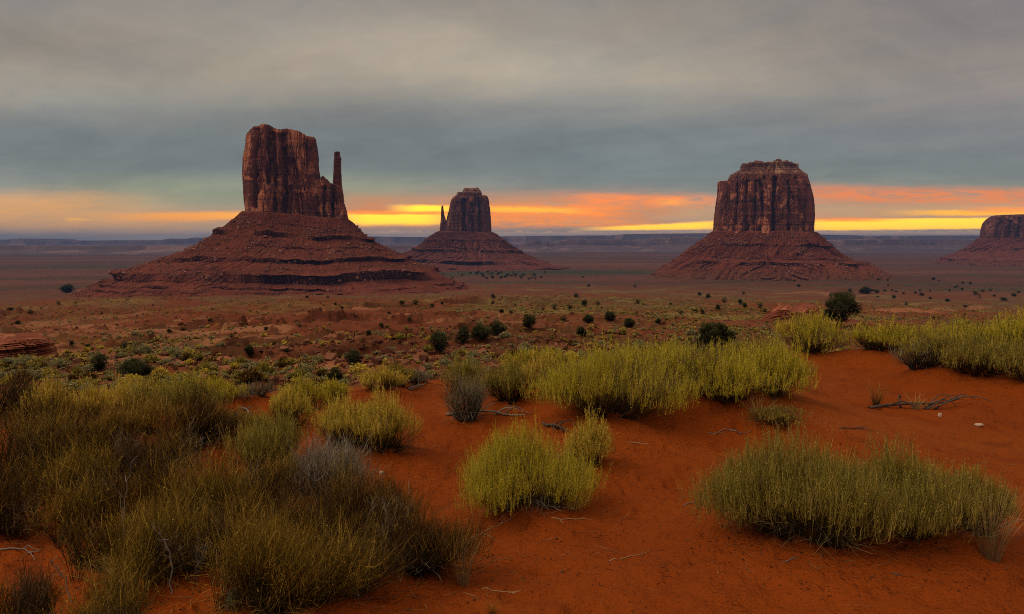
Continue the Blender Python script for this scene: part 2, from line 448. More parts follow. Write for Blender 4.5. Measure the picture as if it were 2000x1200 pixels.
def mat_rock(name, dark, mid, light, streak=1.0, scale=1.0, layers=0.6):
    m, t, b = new_mat(name, 0.92, 0.1)
    p = pos(t)
    s = scale
    vs = t.noise(t.scalev(p, (0.055 * s, 0.055 * s, 0.009 * s)), 1.0, 7, 0.62, 0.3)
    hs = t.noise(t.scalev(p, (0.006 * s, 0.006 * s, 0.16 * s)), 1.0, 6, 0.65, 0.2)
    pt = t.noise(t.scalev(p, (0.035 * s, 0.035 * s, 0.02 * s)), 1.0, 5, 0.6, 0.6)
    fn = t.noise(p, 0.35 * s, 6, 0.65)
    c = t.mix(t.sstep(pt, 0.35, 0.65), mid, tuple(0.72 * a for a in mid[:3]) + (1,))
    c = t.mix(t.mul(t.sstep(vs, 0.52, 0.64), 0.8 * streak), c, dark)
    c = t.mix(t.mul(t.sstep(pt, 0.53, 0.60), 0.9), c, light)
    c = t.mix(t.mul(t.sstep(hs, 0.5, 0.68), layers), c, dark)
    c = t.mix(t.mul(t.sstep(hs, 0.42, 0.30), layers * 0.6), c, light)
    c = t.mix(t.mul(t.sstep(fn, 0.52, 0.7), 0.35), c, light)
    t.l.new(c, b.inputs['Base Color'])
    h = t.add(t.mul(vs, 0.7), t.add(t.mul(fn, 0.5), t.mul(hs, 0.4)))
    bump(t, b, h, 0.7, 3.2 / s)
    return m

def mat_talus(name, soil, lite, dark, scale=1.0):
    m, t, b = new_mat(name, 0.95, 0.05)
    p = pos(t); s = scale
    n1 = t.noise(t.scalev(p, (0.02 * s, 0.02 * s, 0.02 * s)), 1.0, 6, 0.65, 0.4)
    n2 = t.noise(p, 0.25 * s, 6, 0.7)
    hs = t.noise(t.scalev(p, (0.004 * s, 0.004 * s, 0.22 * s)), 1.0, 6, 0.65, 0.1)
    rock = attr(t, 'rock')
    c = t.mix(t.sstep(n1, 0.38, 0.62), soil, tuple(0.7 * a for a in soil[:3]) + (1,))
    c = t.mix(t.mul(t.sstep(n2, 0.55, 0.68), 0.6), c, lite)
    c = t.mix(t.mul(t.sstep(hs, 0.52, 0.66), 0.4), c, dark)
    c = t.mix(t.mul(rock, 0.8), c, dark)
    c = t.mix(t.mul(attr(t, 'foot'), t.sstep(n1, 0.25, 0.55, 0.6, 1.0)), c, t.mix(n2, (0.075, 0.045, 0.020, 1), (0.150, 0.050, 0.024, 1)))
    t.l.new(c, b.inputs['Base Color'])
    bump(t, b, t.add(n2, t.mul(hs, 0.4)), 0.8, 3.0 / s)
    return m

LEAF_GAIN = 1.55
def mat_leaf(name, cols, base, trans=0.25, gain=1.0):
    """cols: colours from blade to blade; base: lower, older growth, darkened to paint in shade at the bush foot"""
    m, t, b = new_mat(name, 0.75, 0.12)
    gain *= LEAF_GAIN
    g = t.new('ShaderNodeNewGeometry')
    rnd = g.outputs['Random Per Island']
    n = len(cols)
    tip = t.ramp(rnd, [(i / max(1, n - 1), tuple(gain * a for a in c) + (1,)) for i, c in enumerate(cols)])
    age_shade = attr(t, 'tip')
    c = t.mix(t.sstep(age_shade, 0.25, 0.92), tuple(0.75 * a for a in base) + (1,), tip)  # older growth below, darkened further as shade painted into the foliage
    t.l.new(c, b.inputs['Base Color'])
    if trans > 0:
        tr = t.new('ShaderNodeBsdfTranslucent'); t.l.new(c, tr.inputs[0])
        mx = t.new('ShaderNodeMixShader'); mx.inputs[0].default_value = trans
        t.l.new(b.outputs[0], mx.inputs[1]); t.l.new(tr.outputs[0], mx.inputs[2])
        t.l.new(mx.outputs[0], t.n['Material Output'].inputs[0])
    return m

M = {}
M['ground'] = mat_ground()
M['butte'] = mat_rock("sandstone_cliff", (0.034, 0.014, 0.012, 1), (0.150, 0.042, 0.025, 1), (0.44, 0.150, 0.070, 1))
M['butte_far'] = mat_rock("sandstone_cliff_darker", (0.034, 0.015, 0.014, 1), (0.115, 0.037, 0.026, 1), (0.24, 0.082, 0.048, 1))  # the same sandstone in a darker tone
M['cap'] = mat_rock("cap_rock_layers", (0.060, 0.028, 0.020, 1), (0.170, 0.062, 0.038, 1), (0.33, 0.17, 0.10, 1), 0.3, 1.0, 0.9)
M['talus'] = mat_talus("talus_rubble", (0.165, 0.043, 0.022, 1), (0.27, 0.094, 0.052, 1), (0.060, 0.018, 0.012, 1))
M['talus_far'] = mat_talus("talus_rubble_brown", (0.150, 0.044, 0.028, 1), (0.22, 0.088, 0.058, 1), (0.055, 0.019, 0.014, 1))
M['ledge'] = mat_rock("ledge_rock", (0.050, 0.018, 0.012, 1), (0.20, 0.052, 0.026, 1), (0.34, 0.12, 0.06, 1), 0.2, 14.0, 0.9)
def mat_simple(name, c1, c2, scale, rough=0.9):
    m, t, b = new_mat(name, rough, 0.1)
    g = t.new('ShaderNodeNewGeometry')
    c = t.mix(g.outputs['Random Per Island'], c1, c2)
    c = t.mix(t.mul(t.noise(pos(t), scale, 4), 0.5), c, tuple(0.6 * a for a in c1[:3]) + (1,))
    t.l.new(c, b.inputs['Base Color'])
    return m
M['boulder'] = mat_simple("boulder_stone", (0.13, 0.040, 0.024, 1), (0.33, 0.140, 0.085, 1), 0.4)
M['rubble'] = mat_simple("valley_rubble", (0.075, 0.022, 0.012, 1), (0.26, 0.105, 0.055, 1), 0.6)
M['grit'] = mat_simple("dark_grit", (0.030, 0.010, 0.005, 1), (0.090, 0.032, 0.014, 1), 40.0)
M['range'] = mat_rock("distant_mesa_rock", (0.06, 0.035, 0.030, 1), (0.14, 0.075, 0.055, 1), (0.24, 0.13, 0.10, 1), 0.4, 0.05, 0.7)
M['wood'] = mat_simple("weathered_wood", (0.13, 0.095, 0.075, 1), (0.30, 0.25, 0.21, 1), 30.0)
M['bark'] = mat_simple("juniper_bark", (0.06, 0.04, 0.03, 1), (0.12, 0.085, 0.065, 1), 10.0)
M['chip'] = mat_simple("pale_stone", (0.40, 0.24, 0.16, 1), (0.55, 0.40, 0.30, 1), 40.0)

LEAF = {
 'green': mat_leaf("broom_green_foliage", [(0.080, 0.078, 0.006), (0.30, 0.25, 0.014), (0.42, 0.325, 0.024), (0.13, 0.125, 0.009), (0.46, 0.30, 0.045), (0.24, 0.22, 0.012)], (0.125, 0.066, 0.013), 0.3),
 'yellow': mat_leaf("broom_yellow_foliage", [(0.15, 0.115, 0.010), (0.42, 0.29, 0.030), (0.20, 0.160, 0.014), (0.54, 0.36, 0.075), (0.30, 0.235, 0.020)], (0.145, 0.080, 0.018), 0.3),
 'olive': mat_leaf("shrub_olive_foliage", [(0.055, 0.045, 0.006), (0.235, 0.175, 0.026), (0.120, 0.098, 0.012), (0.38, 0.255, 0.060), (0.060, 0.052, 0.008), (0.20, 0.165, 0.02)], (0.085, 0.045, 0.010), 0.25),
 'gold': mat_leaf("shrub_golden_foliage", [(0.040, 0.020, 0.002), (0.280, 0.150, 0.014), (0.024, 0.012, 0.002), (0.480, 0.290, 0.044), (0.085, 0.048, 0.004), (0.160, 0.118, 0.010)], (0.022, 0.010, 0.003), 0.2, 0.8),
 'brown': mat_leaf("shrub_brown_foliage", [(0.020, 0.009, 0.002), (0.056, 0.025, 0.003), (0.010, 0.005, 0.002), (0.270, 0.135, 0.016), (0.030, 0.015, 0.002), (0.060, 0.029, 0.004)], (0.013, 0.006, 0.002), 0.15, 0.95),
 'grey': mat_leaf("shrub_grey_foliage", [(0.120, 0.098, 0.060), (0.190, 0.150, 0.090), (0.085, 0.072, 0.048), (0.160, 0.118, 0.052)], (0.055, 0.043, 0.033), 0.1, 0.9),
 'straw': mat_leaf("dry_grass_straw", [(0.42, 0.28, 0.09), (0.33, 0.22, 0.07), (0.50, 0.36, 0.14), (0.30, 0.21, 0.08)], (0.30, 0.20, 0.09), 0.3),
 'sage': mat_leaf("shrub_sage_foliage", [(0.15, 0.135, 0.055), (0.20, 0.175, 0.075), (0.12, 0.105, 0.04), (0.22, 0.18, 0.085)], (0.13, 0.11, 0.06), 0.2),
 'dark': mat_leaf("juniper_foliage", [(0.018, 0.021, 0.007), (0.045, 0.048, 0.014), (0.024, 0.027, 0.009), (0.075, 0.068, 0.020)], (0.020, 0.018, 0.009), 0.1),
}
STEM = {
 'wood': mat_leaf("woody_stems", [(0.105, 0.068, 0.028), (0.165, 0.112, 0.055), (0.045, 0.029, 0.014), (0.200, 0.130, 0.050)], (0.036, 0.024, 0.014), 0.0, 0.8),
 'dark': mat_leaf("dark_woody_stems", [(0.040, 0.021, 0.008), (0.070, 0.038, 0.016), (0.024, 0.013, 0.006), (0.120, 0.072, 0.028)], (0.018, 0.010, 0.005), 0.0, 0.8),
 'gold': mat_leaf("golden_dry_stalks", [(0.30, 0.165, 0.018), (0.20, 0.105, 0.012), (0.42, 0.25, 0.040), (0.15, 0.088, 0.016)], (0.11, 0.06, 0.020), 0.1, 0.8),
 'litter': mat_leaf("dry_plant_litter", [(0.24, 0.150, 0.065), (0.32, 0.200, 0.090), (0.10, 0.050, 0.020), (0.05, 0.024, 0.010)], (0.14, 0.08, 0.035), 0.0, 0.8),
 'pale': mat_leaf("pale_dead_twigs", [(0.20, 0.165, 0.120), (0.26, 0.21, 0.150), (0.14, 0.108, 0.078)], (0.10, 0.078, 0.056), 0.0, 0.8),
}

# ------------------------------------------------------------------ ground sheet
def build_ground():
    d1 = np.exp(np.arange(math.log(0.6), math.log(3200), 0.0075))
    d2 = np.exp(np.linspace(math.log(3200), math.log(17500), 60))[1:]
    d = np.concatenate([d1, d2])
    a = np.concatenate([np.arange(-180, -40, 3.5), np.linspace(-40, 40, 940), np.arange(40, 180, 3.5)[1:]])
    a = np.radians(a)
    D, A = np.meshgrid(d, a, indexing='ij')
    X = D * np.sin(A); Y = D * np.cos(A)
    Z = terrain(X, Y)
    n, mcol = X.shape
    # slope for rock exposure
    gz = np.abs(np.gradient(Z, axis=0)) / (np.gradient(D, axis=0) + 1e-9)
    az = np.degrees(A)
    dune = 1 - sstep(D, np.interp(az, [-60, -34, 0, 34, 60], [9.0, 9.5, 12, 16, 16]), np.interp(az, [-60, -34, 0, 34, 60], [16, 17, 24, 26, 26]))
    rock = sstep(np.gradient(Z, axis=0) / (np.gradient(D, axis=0) + 1e-9), 0.16, 0.45) * sstep(D, 25, 45)
    veg = sstep(fbm(X / 45, Y / 60, octv=4, seed=61), -0.35, 0.3) * 0.85 + 0.2
    veg = veg * (1 - 0.62 * sstep(az, 1, -8) * sstep(D, 40, 70) * (1 - 0.4 * sstep(D, 240, 500)))
    veg = veg * sstep(D, 12, 24)
    pale = 0.8 * sstep(fbm(X / 16, Y / 7, octv=4, seed=71), 0.25, 0.6) * sstep(D, 26, 40) * (1 - sstep(D, 130, 300))
    pale = pale * (0.25 + 0.9 * sstep(az, 5, -3))
    plain = sstep(D, 900, 2000)
    # the dry wash on the left and a bare flat on the right
    for pts, wd, amt in (([(110, 690), (250, 697), (400, 704), (540, 717), (650, 722)], 2.6, 0.95), ([(60, 652), (200, 648), (330, 640)], 4.0, 0.7), ([(1530, 574), (1600, 571), (1690, 577)], 16.0, 0.9), ([(1750, 606), (1900, 600), (2000, 603)], 9.0, 0.8)):
        w = [hit(*q) for q in pts]
        for (ax, ay), (bx, by) in zip(w[:-1], w[1:]):
            ll = (bx - ax) ** 2 + (by - ay) ** 2 + 1e-6
            tt = np.clip(((X - ax) * (bx - ax) + (Y - ay) * (by - ay)) / ll, 0, 1)
            dd = np.hypot(X - ax - tt * (bx - ax), Y - ay - tt * (by - ay)) + wd * 0.5 * fbm(X / (wd * 1.3), Y / (wd * 1.3), octv=3, seed=75)
            k = amt * sstep(dd, wd, wd * 0.45)
            pale = np.maximum(pale, k); veg = veg * (1 - 0.9 * k)
    verts = np.stack([X, Y, Z], -1).reshape(-1, 3)
    q = grid_quads(n, mcol, wrap=True)[:, ::-1]
    # close the middle under the viewer
    c = len(verts)
    verts = np.vstack([verts, [[0, 0, ground(0.01, 0.01)]]])
    j = np.arange(mcol)
    tris = np.stack([np.full(mcol, c), (j + 1) % mcol, j], -1)
    att = {k: np.append(v.ravel(), v.ravel()[0]) for k, v in dict(dune=dune, veg=veg, pale=pale, rock=rock, plain=plain).items()}
    me = mesh_from("ground", verts, q, tris, [M['ground']], True, att)
    tag(obj("ground", me), kind='structure')

# ------------------------------------------------------------------ buttes
def turn(X, Y, xc, D):
    a = math.atan2(xc, D)
    lx = (X - xc) * math.cos(a); ly = Y - D
    return xc + lx * math.cos(a) + ly * math.sin(a), D - lx * math.sin(a) + ly * math.cos(a)

def unit_curve(n, N):
    th = np.linspace(0, 2 * np.pi, 8001)
    c = np.sign(np.cos(th)) * np.abs(np.cos(th)) ** (2 / n); s = np.sign(np.sin(th)) * np.abs(np.sin(th)) ** (2 / n)
    L = np.concatenate([[0], np.cumsum(np.hypot(np.diff(c), np.diff(s)))])
    k = np.linspace(0, L[-1], N + 1)[:-1]
    return np.interp(k, L, c), np.interp(k, L, s)

def slabs(s, t, L, rng, smin, smax, amp, setback, sb_lo=0.3, sb_hi=1.3):
    br = np.cumsum(smin * 0.45 + rng.exponential((smax - smin) * 0.42, int(2.4 * L / smin) + 3))
    k = np.searchsorted(br, np.mod(s, L))
    n = len(br) + 2
    off = (amp * rng.uniform(-1, 1, n))[k]; th = rng.uniform(sb_lo, sb_hi, n)[k]
    return off - setback * sstep(t, th, th + 0.025)

def tower(name, D, sil, depth, mat, parent, seed, top=None, N=700, Mr=200, n=3.2, amp=5.0, slab=(14, 46), cracks=(), layer=1.2, fine=0.8, base_band=0.1, capdome=2.0):
    rng = np.random.default_rng(seed)
    sil = sorted(sil, key=lambda r: -r[0])            # bottom first
    v = np.array([r[0] for r in sil], float); uL = np.array([r[1] for r in sil], float); uR = np.array([r[2] for r in sil], float)
    xL, zz = at(uL, v, D); xR, _ = at(uR, v, D)
    zb = zz[0]; zt_max = zz[-1]
    c, s = unit_curve(n, N)
    t = np.linspace(0, 1, Mr)
    hw0 = (xR[0] - xL[0]) / 2; xc0 = (xR[0] + xL[0]) / 2
    if top is not None:
        tu = np.array([p[0] for p in top], float); tv = np.array([p[1] for p in top], float)
        tx, tz = at(tu, tv, D)
        zt = np.interp(xc0 + hw0 * c, tx, tz)
        for _ in range(6):
            a_, b_ = np.interp(zt, zz, xL), np.interp(zt, zz, xR)
            zt = np.interp((a_ + b_) / 2 + (b_ - a_) / 2 * c, tx, tz)
    else:
        zt = np.full(N, zt_max)
    T, C = np.meshgrid(t, c, indexing='ij'); S = np.broadcast_to(s, T.shape)
    Z = zb + T * (zt[None, :] - zb)
    XL = np.interp(Z, zz, xL); XR = np.interp(Z, zz, xR)
    hw = (XR - XL) / 2; xc = (XR + XL) / 2
    dep = depth * (hw / hw0) ** 0.7
    X = xc + hw * C; Y = D + dep * S
    # plan normal and arc length
    pc = np.stack([hw0 * c, depth * s], -1)
    tan = np.roll(pc, -1, 0) - np.roll(pc, 1, 0)
    nrm = np.stack([tan[:, 1], -tan[:, 0]], -1); nrm /= np.linalg.norm(nrm, axis=1, keepdims=True) + 1e-9
    seg = np.linalg.norm(np.roll(pc, -1, 0) - pc, axis=1)
    arc = np.concatenate([[0], np.cumsum(seg)[:-1]]); Ltot = seg.sum()
    sw = arc[None, :] + amp * 0.9 * fbm(Z / 45.0, arc[None, :] / 60.0, octv=3, seed=seed)
    H = zt_max - zb
    disp = slabs(sw, T, Ltot, rng, slab[0], slab[1], amp, amp * 0.8) + slabs(sw, T, Ltot, rng, slab[0] * 0.33, slab[1] * 0.4, amp * 0.30, amp * 0.35, 0.15, 1.5)
    disp = disp + slabs(sw, T, Ltot, rng, slab[0] * 0.15, slab[1] * 0.14, amp * 0.13, amp * 0.1, 0.0, 1.8)
    # long vertical flutes
    fl = 1 - np.abs(fbm(sw / (slab[0] * 0.9), Z / (H * 1.5), octv=3, seed=seed + 5))
    disp = disp - amp * 0.6 * sstep(fl, 0.86, 1.0)
    disp = disp + fine * fbm(arc[None, :] / 5.0, Z / 9.0, octv=3, seed=seed + 9)
    # hollows where sheets have fallen away
    sc1 = fbm(arc[None, :] / 34.0, Z / 46.0, octv=3, seed=seed + 61); sc2 = fbm(arc[None, :] / 14.0 + 40, Z / 22.0, octv=2, seed=seed + 63)
    disp = disp - amp * 0.55 * sstep(sc1, 0.22, 0.30) - amp * 0.22 * sstep(sc2, 0.3, 0.36)
    # bedding
    hb = vnoise(Z / (H * 0.022), 0.15 * np.sin(arc[None, :] / 40), seed=seed + 3) - 0.5
    disp = disp + hb * layer
    if base_band > 0:
        disp = disp + amp * 0.35 * (1 - sstep(T, base_band * 0.8, base_band)) + hb * layer * 1.6 * (1 - sstep(T, base_band, base_band * 1.6))
    for (cu, cd, cwid, t0, t1) in cracks:
        cx, _ = at(cu, 400, D)
        g = np.exp(-((X - cx + 2.0 * fbm(Z / 20.0, np.zeros_like(Z), octv=2, seed=int(cu))) / (cwid * 1.25)) ** 2) * (S < 0)
        disp = disp - 1.6 * cd * g * sstep(T, t0 - 0.03, t0 + 0.03) * (1 - sstep(T, t1 - 0.02, t1 + 0.02))
    disp = disp * np.minimum(1, hw / (amp * 3.0))
    disp = (disp - amp * 0.45) * (1 - 0.70 * sstep(np.abs(nrm[None, :, 0]), 0.55, 0.95))
    disp = np.maximum(disp, -0.8 * hw)
    X = X + nrm[None, :, 0] * disp; Y = Y + nrm[None, :, 1] * disp
    X, Y = turn(X, Y, xc0, D)
    Z = Z + (fbm(X / 9.0, Y / 9.0, octv=3, seed=seed + 15) * layer * 1.1) * sstep(T, 0.93, 1.0)
    rows = [np.stack([X, Y, Z], -1)]
    # roof of the block
    rim = rows[0][-1]; cen = rim.mean(0)
    for f, up in ((0.93, 0.3), (0.8, 0.55), (0.6, 0.8), (0.35, 0.95), (0.12, 1.0), (0.01, 1.0)):
        r = cen + (rim - cen) * f
        r[:, 2] = rim[:, 2] * f + cen[2] * (1 - f) + capdome * up + 0.8 * layer * fbm(r[:, 0] / 7, r[:, 1] / 7, octv=2, seed=seed + 19)
        rows.append(r[None])
    V = np.concatenate(rows, 0)
    q = grid_quads(V.shape[0], N, wrap=True)
    me = mesh_from(name, V.reshape(-1, 3), q, None, [mat], False)
    return obj(name, me, parent)

def talus(name, D, ctrl, depth0, mat, parent, seed, ledges, kdep=0.85, N=900, Mr=280, gully=3.0, foot0=0.86):
    """ctrl rows: (vL, uL, vR, uR) from the cliff foot outwards; ledges: (t, height, throw, strength)"""
    rng = np.random.default_rng(seed)
    cl = np.array(ctrl, float)
    xl, zl = at(cl[:, 1], cl[:, 0], D); xr, zr = at(cl[:, 3], cl[:, 2], D)
    zm = (zl + zr) / 2
    k = (zm[0] - zm) / (zm[0] - zm[-1])             # 0 at top .. 1 at the foot
    t = np.linspace(0, 1, Mr)
    ip = lambda a: np.interp(t, k, a)
    XL, XR, ZL, ZR = ip(xl), ip(xr), ip(zl), ip(zr)
    H = zm[0] - zm[-1]
    c3, s3 = unit_curve(3.0, N); c2, s2 = unit_curve(2.1, N)
    w = sstep(t, 0, 0.6)[:, None]
    C = c3 * (1 - w) + c2 * w; S = s3 * (1 - w) + s2 * w
    hw = ((XR - XL) / 2)[:, None]; xc = ((XR + XL) / 2)[:, None]
    hd = depth0 + (hw - hw[0]) * kdep
    th = np.broadcast_to(np.arctan2(s2, c2)[None, :], C.shape)
    T = np.broadcast_to(t[:, None], C.shape)
    dr = np.zeros(C.shape); rock = np.zeros(C.shape)
    hwf = hw[:, 0]
    for (t0, hgt, thr, stg) in ledges:
        h = hgt / H
        mask = np.clip(0.66 + 1.25 * fbm(np.cos(th) * 3.4 + 9 * t0, np.sin(th) * 2.6, octv=4, seed=seed + int(t0 * 1000)), 0, 1.15) * stg
        wob = 0.026 * fbm(np.cos(th) * 5, np.sin(th) * 6, octv=3, seed=seed + 77)
        z = T - (t0 + wob)
        r0 = np.interp(t0, t, hwf); rz = np.interp(T, t, hwf)
        above = thr * np.clip(1 + z / (h * 0.25), 0, 1)
        vert = thr - (rz - r0) * 0.9
        below = (thr - (np.interp(t0 + h, t, hwf) - r0) * 0.9) * np.clip(1 - (z - h) / (h * 1.5), 0, 1)
        e = np.where(z < 0, above, np.where(z < h, vert, below))
        dr += e * mask
        rock = np.maximum(rock, ((z > -h * 0.02) & (z < h * 1.05)) * np.clip(mask, 0, 1))
    ang = th + 0.15 * fbm(th * 3, T * 2, octv=2, seed=seed + 5)
    gl = np.abs(fbm(np.cos(ang) * 11, np.sin(ang) * 11, T * 1.2, octv=4, seed=seed + 7))
    dr -= gully * (1 - sstep(gl, 0.0, 0.45)) * sstep(t, 0.08, 0.5)[:, None] * 2.2
    dr += gully * 0.8 * fbm(np.cos(th) * 45, np.sin(th) * 45, T * 14, octv=4, seed=seed + 9)
    dr += 1.5 * fbm(np.cos(th) * 120, np.sin(th) * 120, T * 40, octv=4, seed=seed + 15) * (1 - rock) * min(2.2, D / 1400)
    # columnar joints in the ledges
    dr -= rock * 2.4 * (vnoise(th * 190, T * 3, seed=seed + 33) > 0.62)
    dr *= sstep(t, 0.0, 0.03)[:, None]
    X = xc + (hw + dr) * C; Y = D + (hd + dr) * S
    X, Y = turn(X, Y, float(xc[0, 0]), D)
    fr = (C + 1) / 2
    Z = ZL[:, None] * (1 - fr) + ZR[:, None] * fr
    Z = Z + 0.7 * fbm(X / 6, Y / 6, octv=3, seed=seed + 41) * (1 - rock)
    V = np.stack([X, Y, Z], -1)
    me = mesh_from(name, V.reshape(-1, 3), grid_quads(Mr, N, wrap=True)[:, ::-1], None, [mat], False, {'rock': rock, 'foot': np.broadcast_to(sstep(t, foot0, 0.99)[:, None], C.shape)})
    return obj(name, me, parent), V

OCT = np.array([[1, 0, 0], [0, 1, 0], [-1, 0, 0], [0, -1, 0], [0, 0, 1], [0, 0, -1]], float)
CUBE = np.array([[x, y, z] for x in (-1, 1) for y in (-1, 1) for z in (-1, 1)], float) * 0.8
CUBEQ = np.array([[0, 1, 3, 2], [4, 6, 7, 5], [0, 4, 5, 1], [2, 3, 7, 6], [0, 2, 6, 4], [1, 5, 7, 3]])
def rocks_mesh(name, P, size, rng, mat):
    n = len(P)
    ang = rng.uniform(0, 6.28, n); tilt = rng.uniform(-0.6, 0.6, n)
    base = CUBE[None] * (1 + rng.uniform(-0.38, 0.25, (n, 8, 3)))
    sc = size[:, None] * rng.uniform(0.55, 1.2, (n, 3)) * np.array([1, 1, 0.8])
    v = base * sc[:, None, :]
    ct, st_ = np.cos(tilt)[:, None], np.sin(tilt)[:, None]
    y = v[:, :, 1] * ct - v[:, :, 2] * st_; z = v[:, :, 1] * st_ + v[:, :, 2] * ct
    ca, sa = np.cos(ang)[:, None], np.sin(ang)[:, None]
    x2 = v[:, :, 0] * ca - y * sa; y2 = v[:, :, 0] * sa + y * ca
    V = np.stack([x2, y2, z], -1) + P[:, None, :]
    q = (CUBEQ[None] + (np.arange(n) * 8)[:, None, None]).reshape(-1, 4)
    return mesh_from(name, V.reshape(-1, 3), q, None, [mat], False)

def boulders(V, n, smin, smax, seed, parent, bands=()):
    rng = np.random.default_rng(seed)
    Mr, N, _ = V.shape
    i = rng.integers(int(Mr * 0.06), int(Mr * 0.97), n * 4); j = rng.integers(N // 2, N, n * 4)
    P = V[i, j]
    t = i / Mr
    dens = 0.10 + sstep(fbm(P[:, 0] / 40, P[:, 2] / 20, octv=3, seed=seed), 0.1, 0.6)
    for (a, b_, k) in bands:
        dens += k * ((t > a) & (t < b_)) * sstep(fbm(P[:, 0] / 30, P[:, 2] / 9, octv=2, seed=seed + 4), -0.2, 0.4)
    keep = rng.uniform(0, 1.6, n * 4) < dens
    P = P[keep][:n]
    size = smin * (1 - rng.uniform(0, 1, len(P))) ** -0.38
    size = np.minimum(size, smax)
    P = P + np.array([0, -0.3, 0.25]) * size[:, None]
    o = obj("boulders", rocks_mesh("boulders", P, size, rng, M['boulder']), parent)
    tag(o, kind='stuff')
    return o

# West butte, nearest and largest
b1 = thing("butte", "largest sandstone butte, a mitten shaped tower with a slender thumb spire at its right end", "butte", (0, 0, 0), "sandstone buttes on the valley floor")
tower("tower", 1400, [(436, 481, 634), (415, 480, 632), (380, 477, 629), (345, 475, 626), (335, 475, 624), (310, 476, 622.5), (285, 480, 620), (270, 483, 618), (258, 487, 616), (249, 490, 612)],
      72, M['butte'], b1, 11,
      top=[(470, 268), (482, 266), (487, 261), (497, 256), (503, 250), (514, 251), (523, 255), (529, 260), (533, 259), (548, 262), (562, 260), (580, 262), (590, 265), (598, 269), (612, 273), (616, 277), (640, 283)],
      amp=6.6, slab=(16, 48), cracks=[(499, 13, 2.6, 0.15, 0.97), (529, 11, 3.5, 0.4, 1.2), (540, 9, 3.0, 0.1, 0.95), (558, 13, 5.0, 0.03, 0.95), (606, 8, 2.2, 0.35, 1.1), (612, 7, 1.8, 0.3, 1.1), (569, 6, 2.0, 0.0, 0.4)])
tower("buttress", 1394, [(440, 612, 682), (428, 613, 681), (410, 614, 677), (400, 615, 674), (375, 616, 672), (366, 617, 669), (352, 618, 650), (344, 620, 637)],
      40, M['butte'], b1, 12,
      top=[(600, 340), (622, 350), (626, 350), (629, 344), (636, 345), (638, 352), (645, 356), (650, 362), (668, 366), (672, 378), (680, 410)],
      N=360, Mr=140, amp=3.4, slab=(7, 18), cracks=[(634, 6, 2, 0, 0.8), (649, 8, 2.0, 0, 1.1)], capdome=0)
tower("thumb_spire", 1390, [(395, 650, 673), (385, 651, 671), (370, 650, 669), (355, 650, 667.5), (335, 651, 666.5), (318, 651.5, 666.5), (309, 652, 667), (305, 652, 664.5), (298, 652.5, 664)],
      11, M['butte'], b1, 13, N=200, Mr=150, n=2.5, amp=1.3, slab=(4, 9), layer=0.9, fine=0.5, base_band=0, capdome=0.6)
LED1 = [(0.11, 3, 4, 0.5), (0.225, 7, 9, 1.0), (0.37, 3, 3, 0.5), (0.50, 6, 9, 0.95), (0.655, 13, 13, 1.1), (0.79, 3, 5, 1.2), (0.835, 2.0, 4, 1.2), (0.885, 2.5, 5, 1.3), (0.925, 2.5, 5, 1.3), (0.962, 2.5, 5, 1.3)]
_, V1 = talus("talus_slope", 1400, [(414, 476, 430, 684), (430, 460, 445, 699), (445, 440, 462, 718), (470, 404, 480, 750), (490, 366, 492, 776), (503, 330, 503, 803), (520, 276, 515, 826), (532, 246, 531, 862), (545, 222, 545, 892), (553, 204, 553, 914), (566, 182, 566, 936), (580, 158, 580, 962)],
              70, M['talus'], b1, 21, LED1, gully=1.3, foot0=0.97, N=1300, Mr=380)
boulders(V1, 9000, 0.55, 3.2, 31, b1, [(0.30, 0.55, 0.5), (0.54, 0.70, 1.0)])

# East butte, farther
b2 = thing("butte", "small far butte with a thin spire at its left edge against the orange glow", "butte", (0, 0, 0), "sandstone buttes on the valley floor")
tower("tower", 3000, [(462, 866, 960), (445, 869, 959.5), (430, 872, 958.5), (410, 876, 957), (395, 879, 956), (390, 881, 955), (386, 884, 954), (383, 888, 952)],
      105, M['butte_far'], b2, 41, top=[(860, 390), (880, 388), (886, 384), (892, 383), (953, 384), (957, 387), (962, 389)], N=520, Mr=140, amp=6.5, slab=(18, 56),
      cracks=[(905, 12, 6, 0, 0.9), (938, 14, 5, 0, 1), (922, 8, 4, 0.1, 0.8)], capdome=3)
tower("cap_rock", 3000, [(388, 891, 942), (381, 892, 941), (377, 892, 941), (376, 903, 940.5), (372, 904, 938.5), (369.5, 906, 936)], 55, M['cap'], b2, 42, N=260, Mr=60, amp=3.0, slab=(8, 25), layer=3.0, base_band=0, capdome=0.5)
tower("thumb_spire", 2960, [(462, 857, 876), (445, 859, 873), (432, 860.5, 871.5), (426, 861, 870), (418, 861.3, 867.6), (410, 861.5, 866.6), (402, 862, 866)], 20, M['butte_far'], b2, 43, N=160, Mr=90, n=2.5, amp=1.8, slab=(5, 12), layer=1.0, fine=0.6, base_band=0, capdome=0.5)
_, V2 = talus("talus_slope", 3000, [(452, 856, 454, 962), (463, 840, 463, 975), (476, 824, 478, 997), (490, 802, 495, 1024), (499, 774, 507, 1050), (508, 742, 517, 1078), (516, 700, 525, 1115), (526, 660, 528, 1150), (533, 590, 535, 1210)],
              100, M['talus_far'], b2, 44, [(0.18, 9, 14, 0.7), (0.42, 10, 12, 0.9), (0.66, 12, 16, 1.0), (0.80, 6, 14, 1.1), (0.87, 6, 14, 1.1), (0.93, 6, 12, 1.1)], N=900, Mr=240, gully=6.0)
boulders(V2, 1200, 1.1, 4.0, 45, b2)

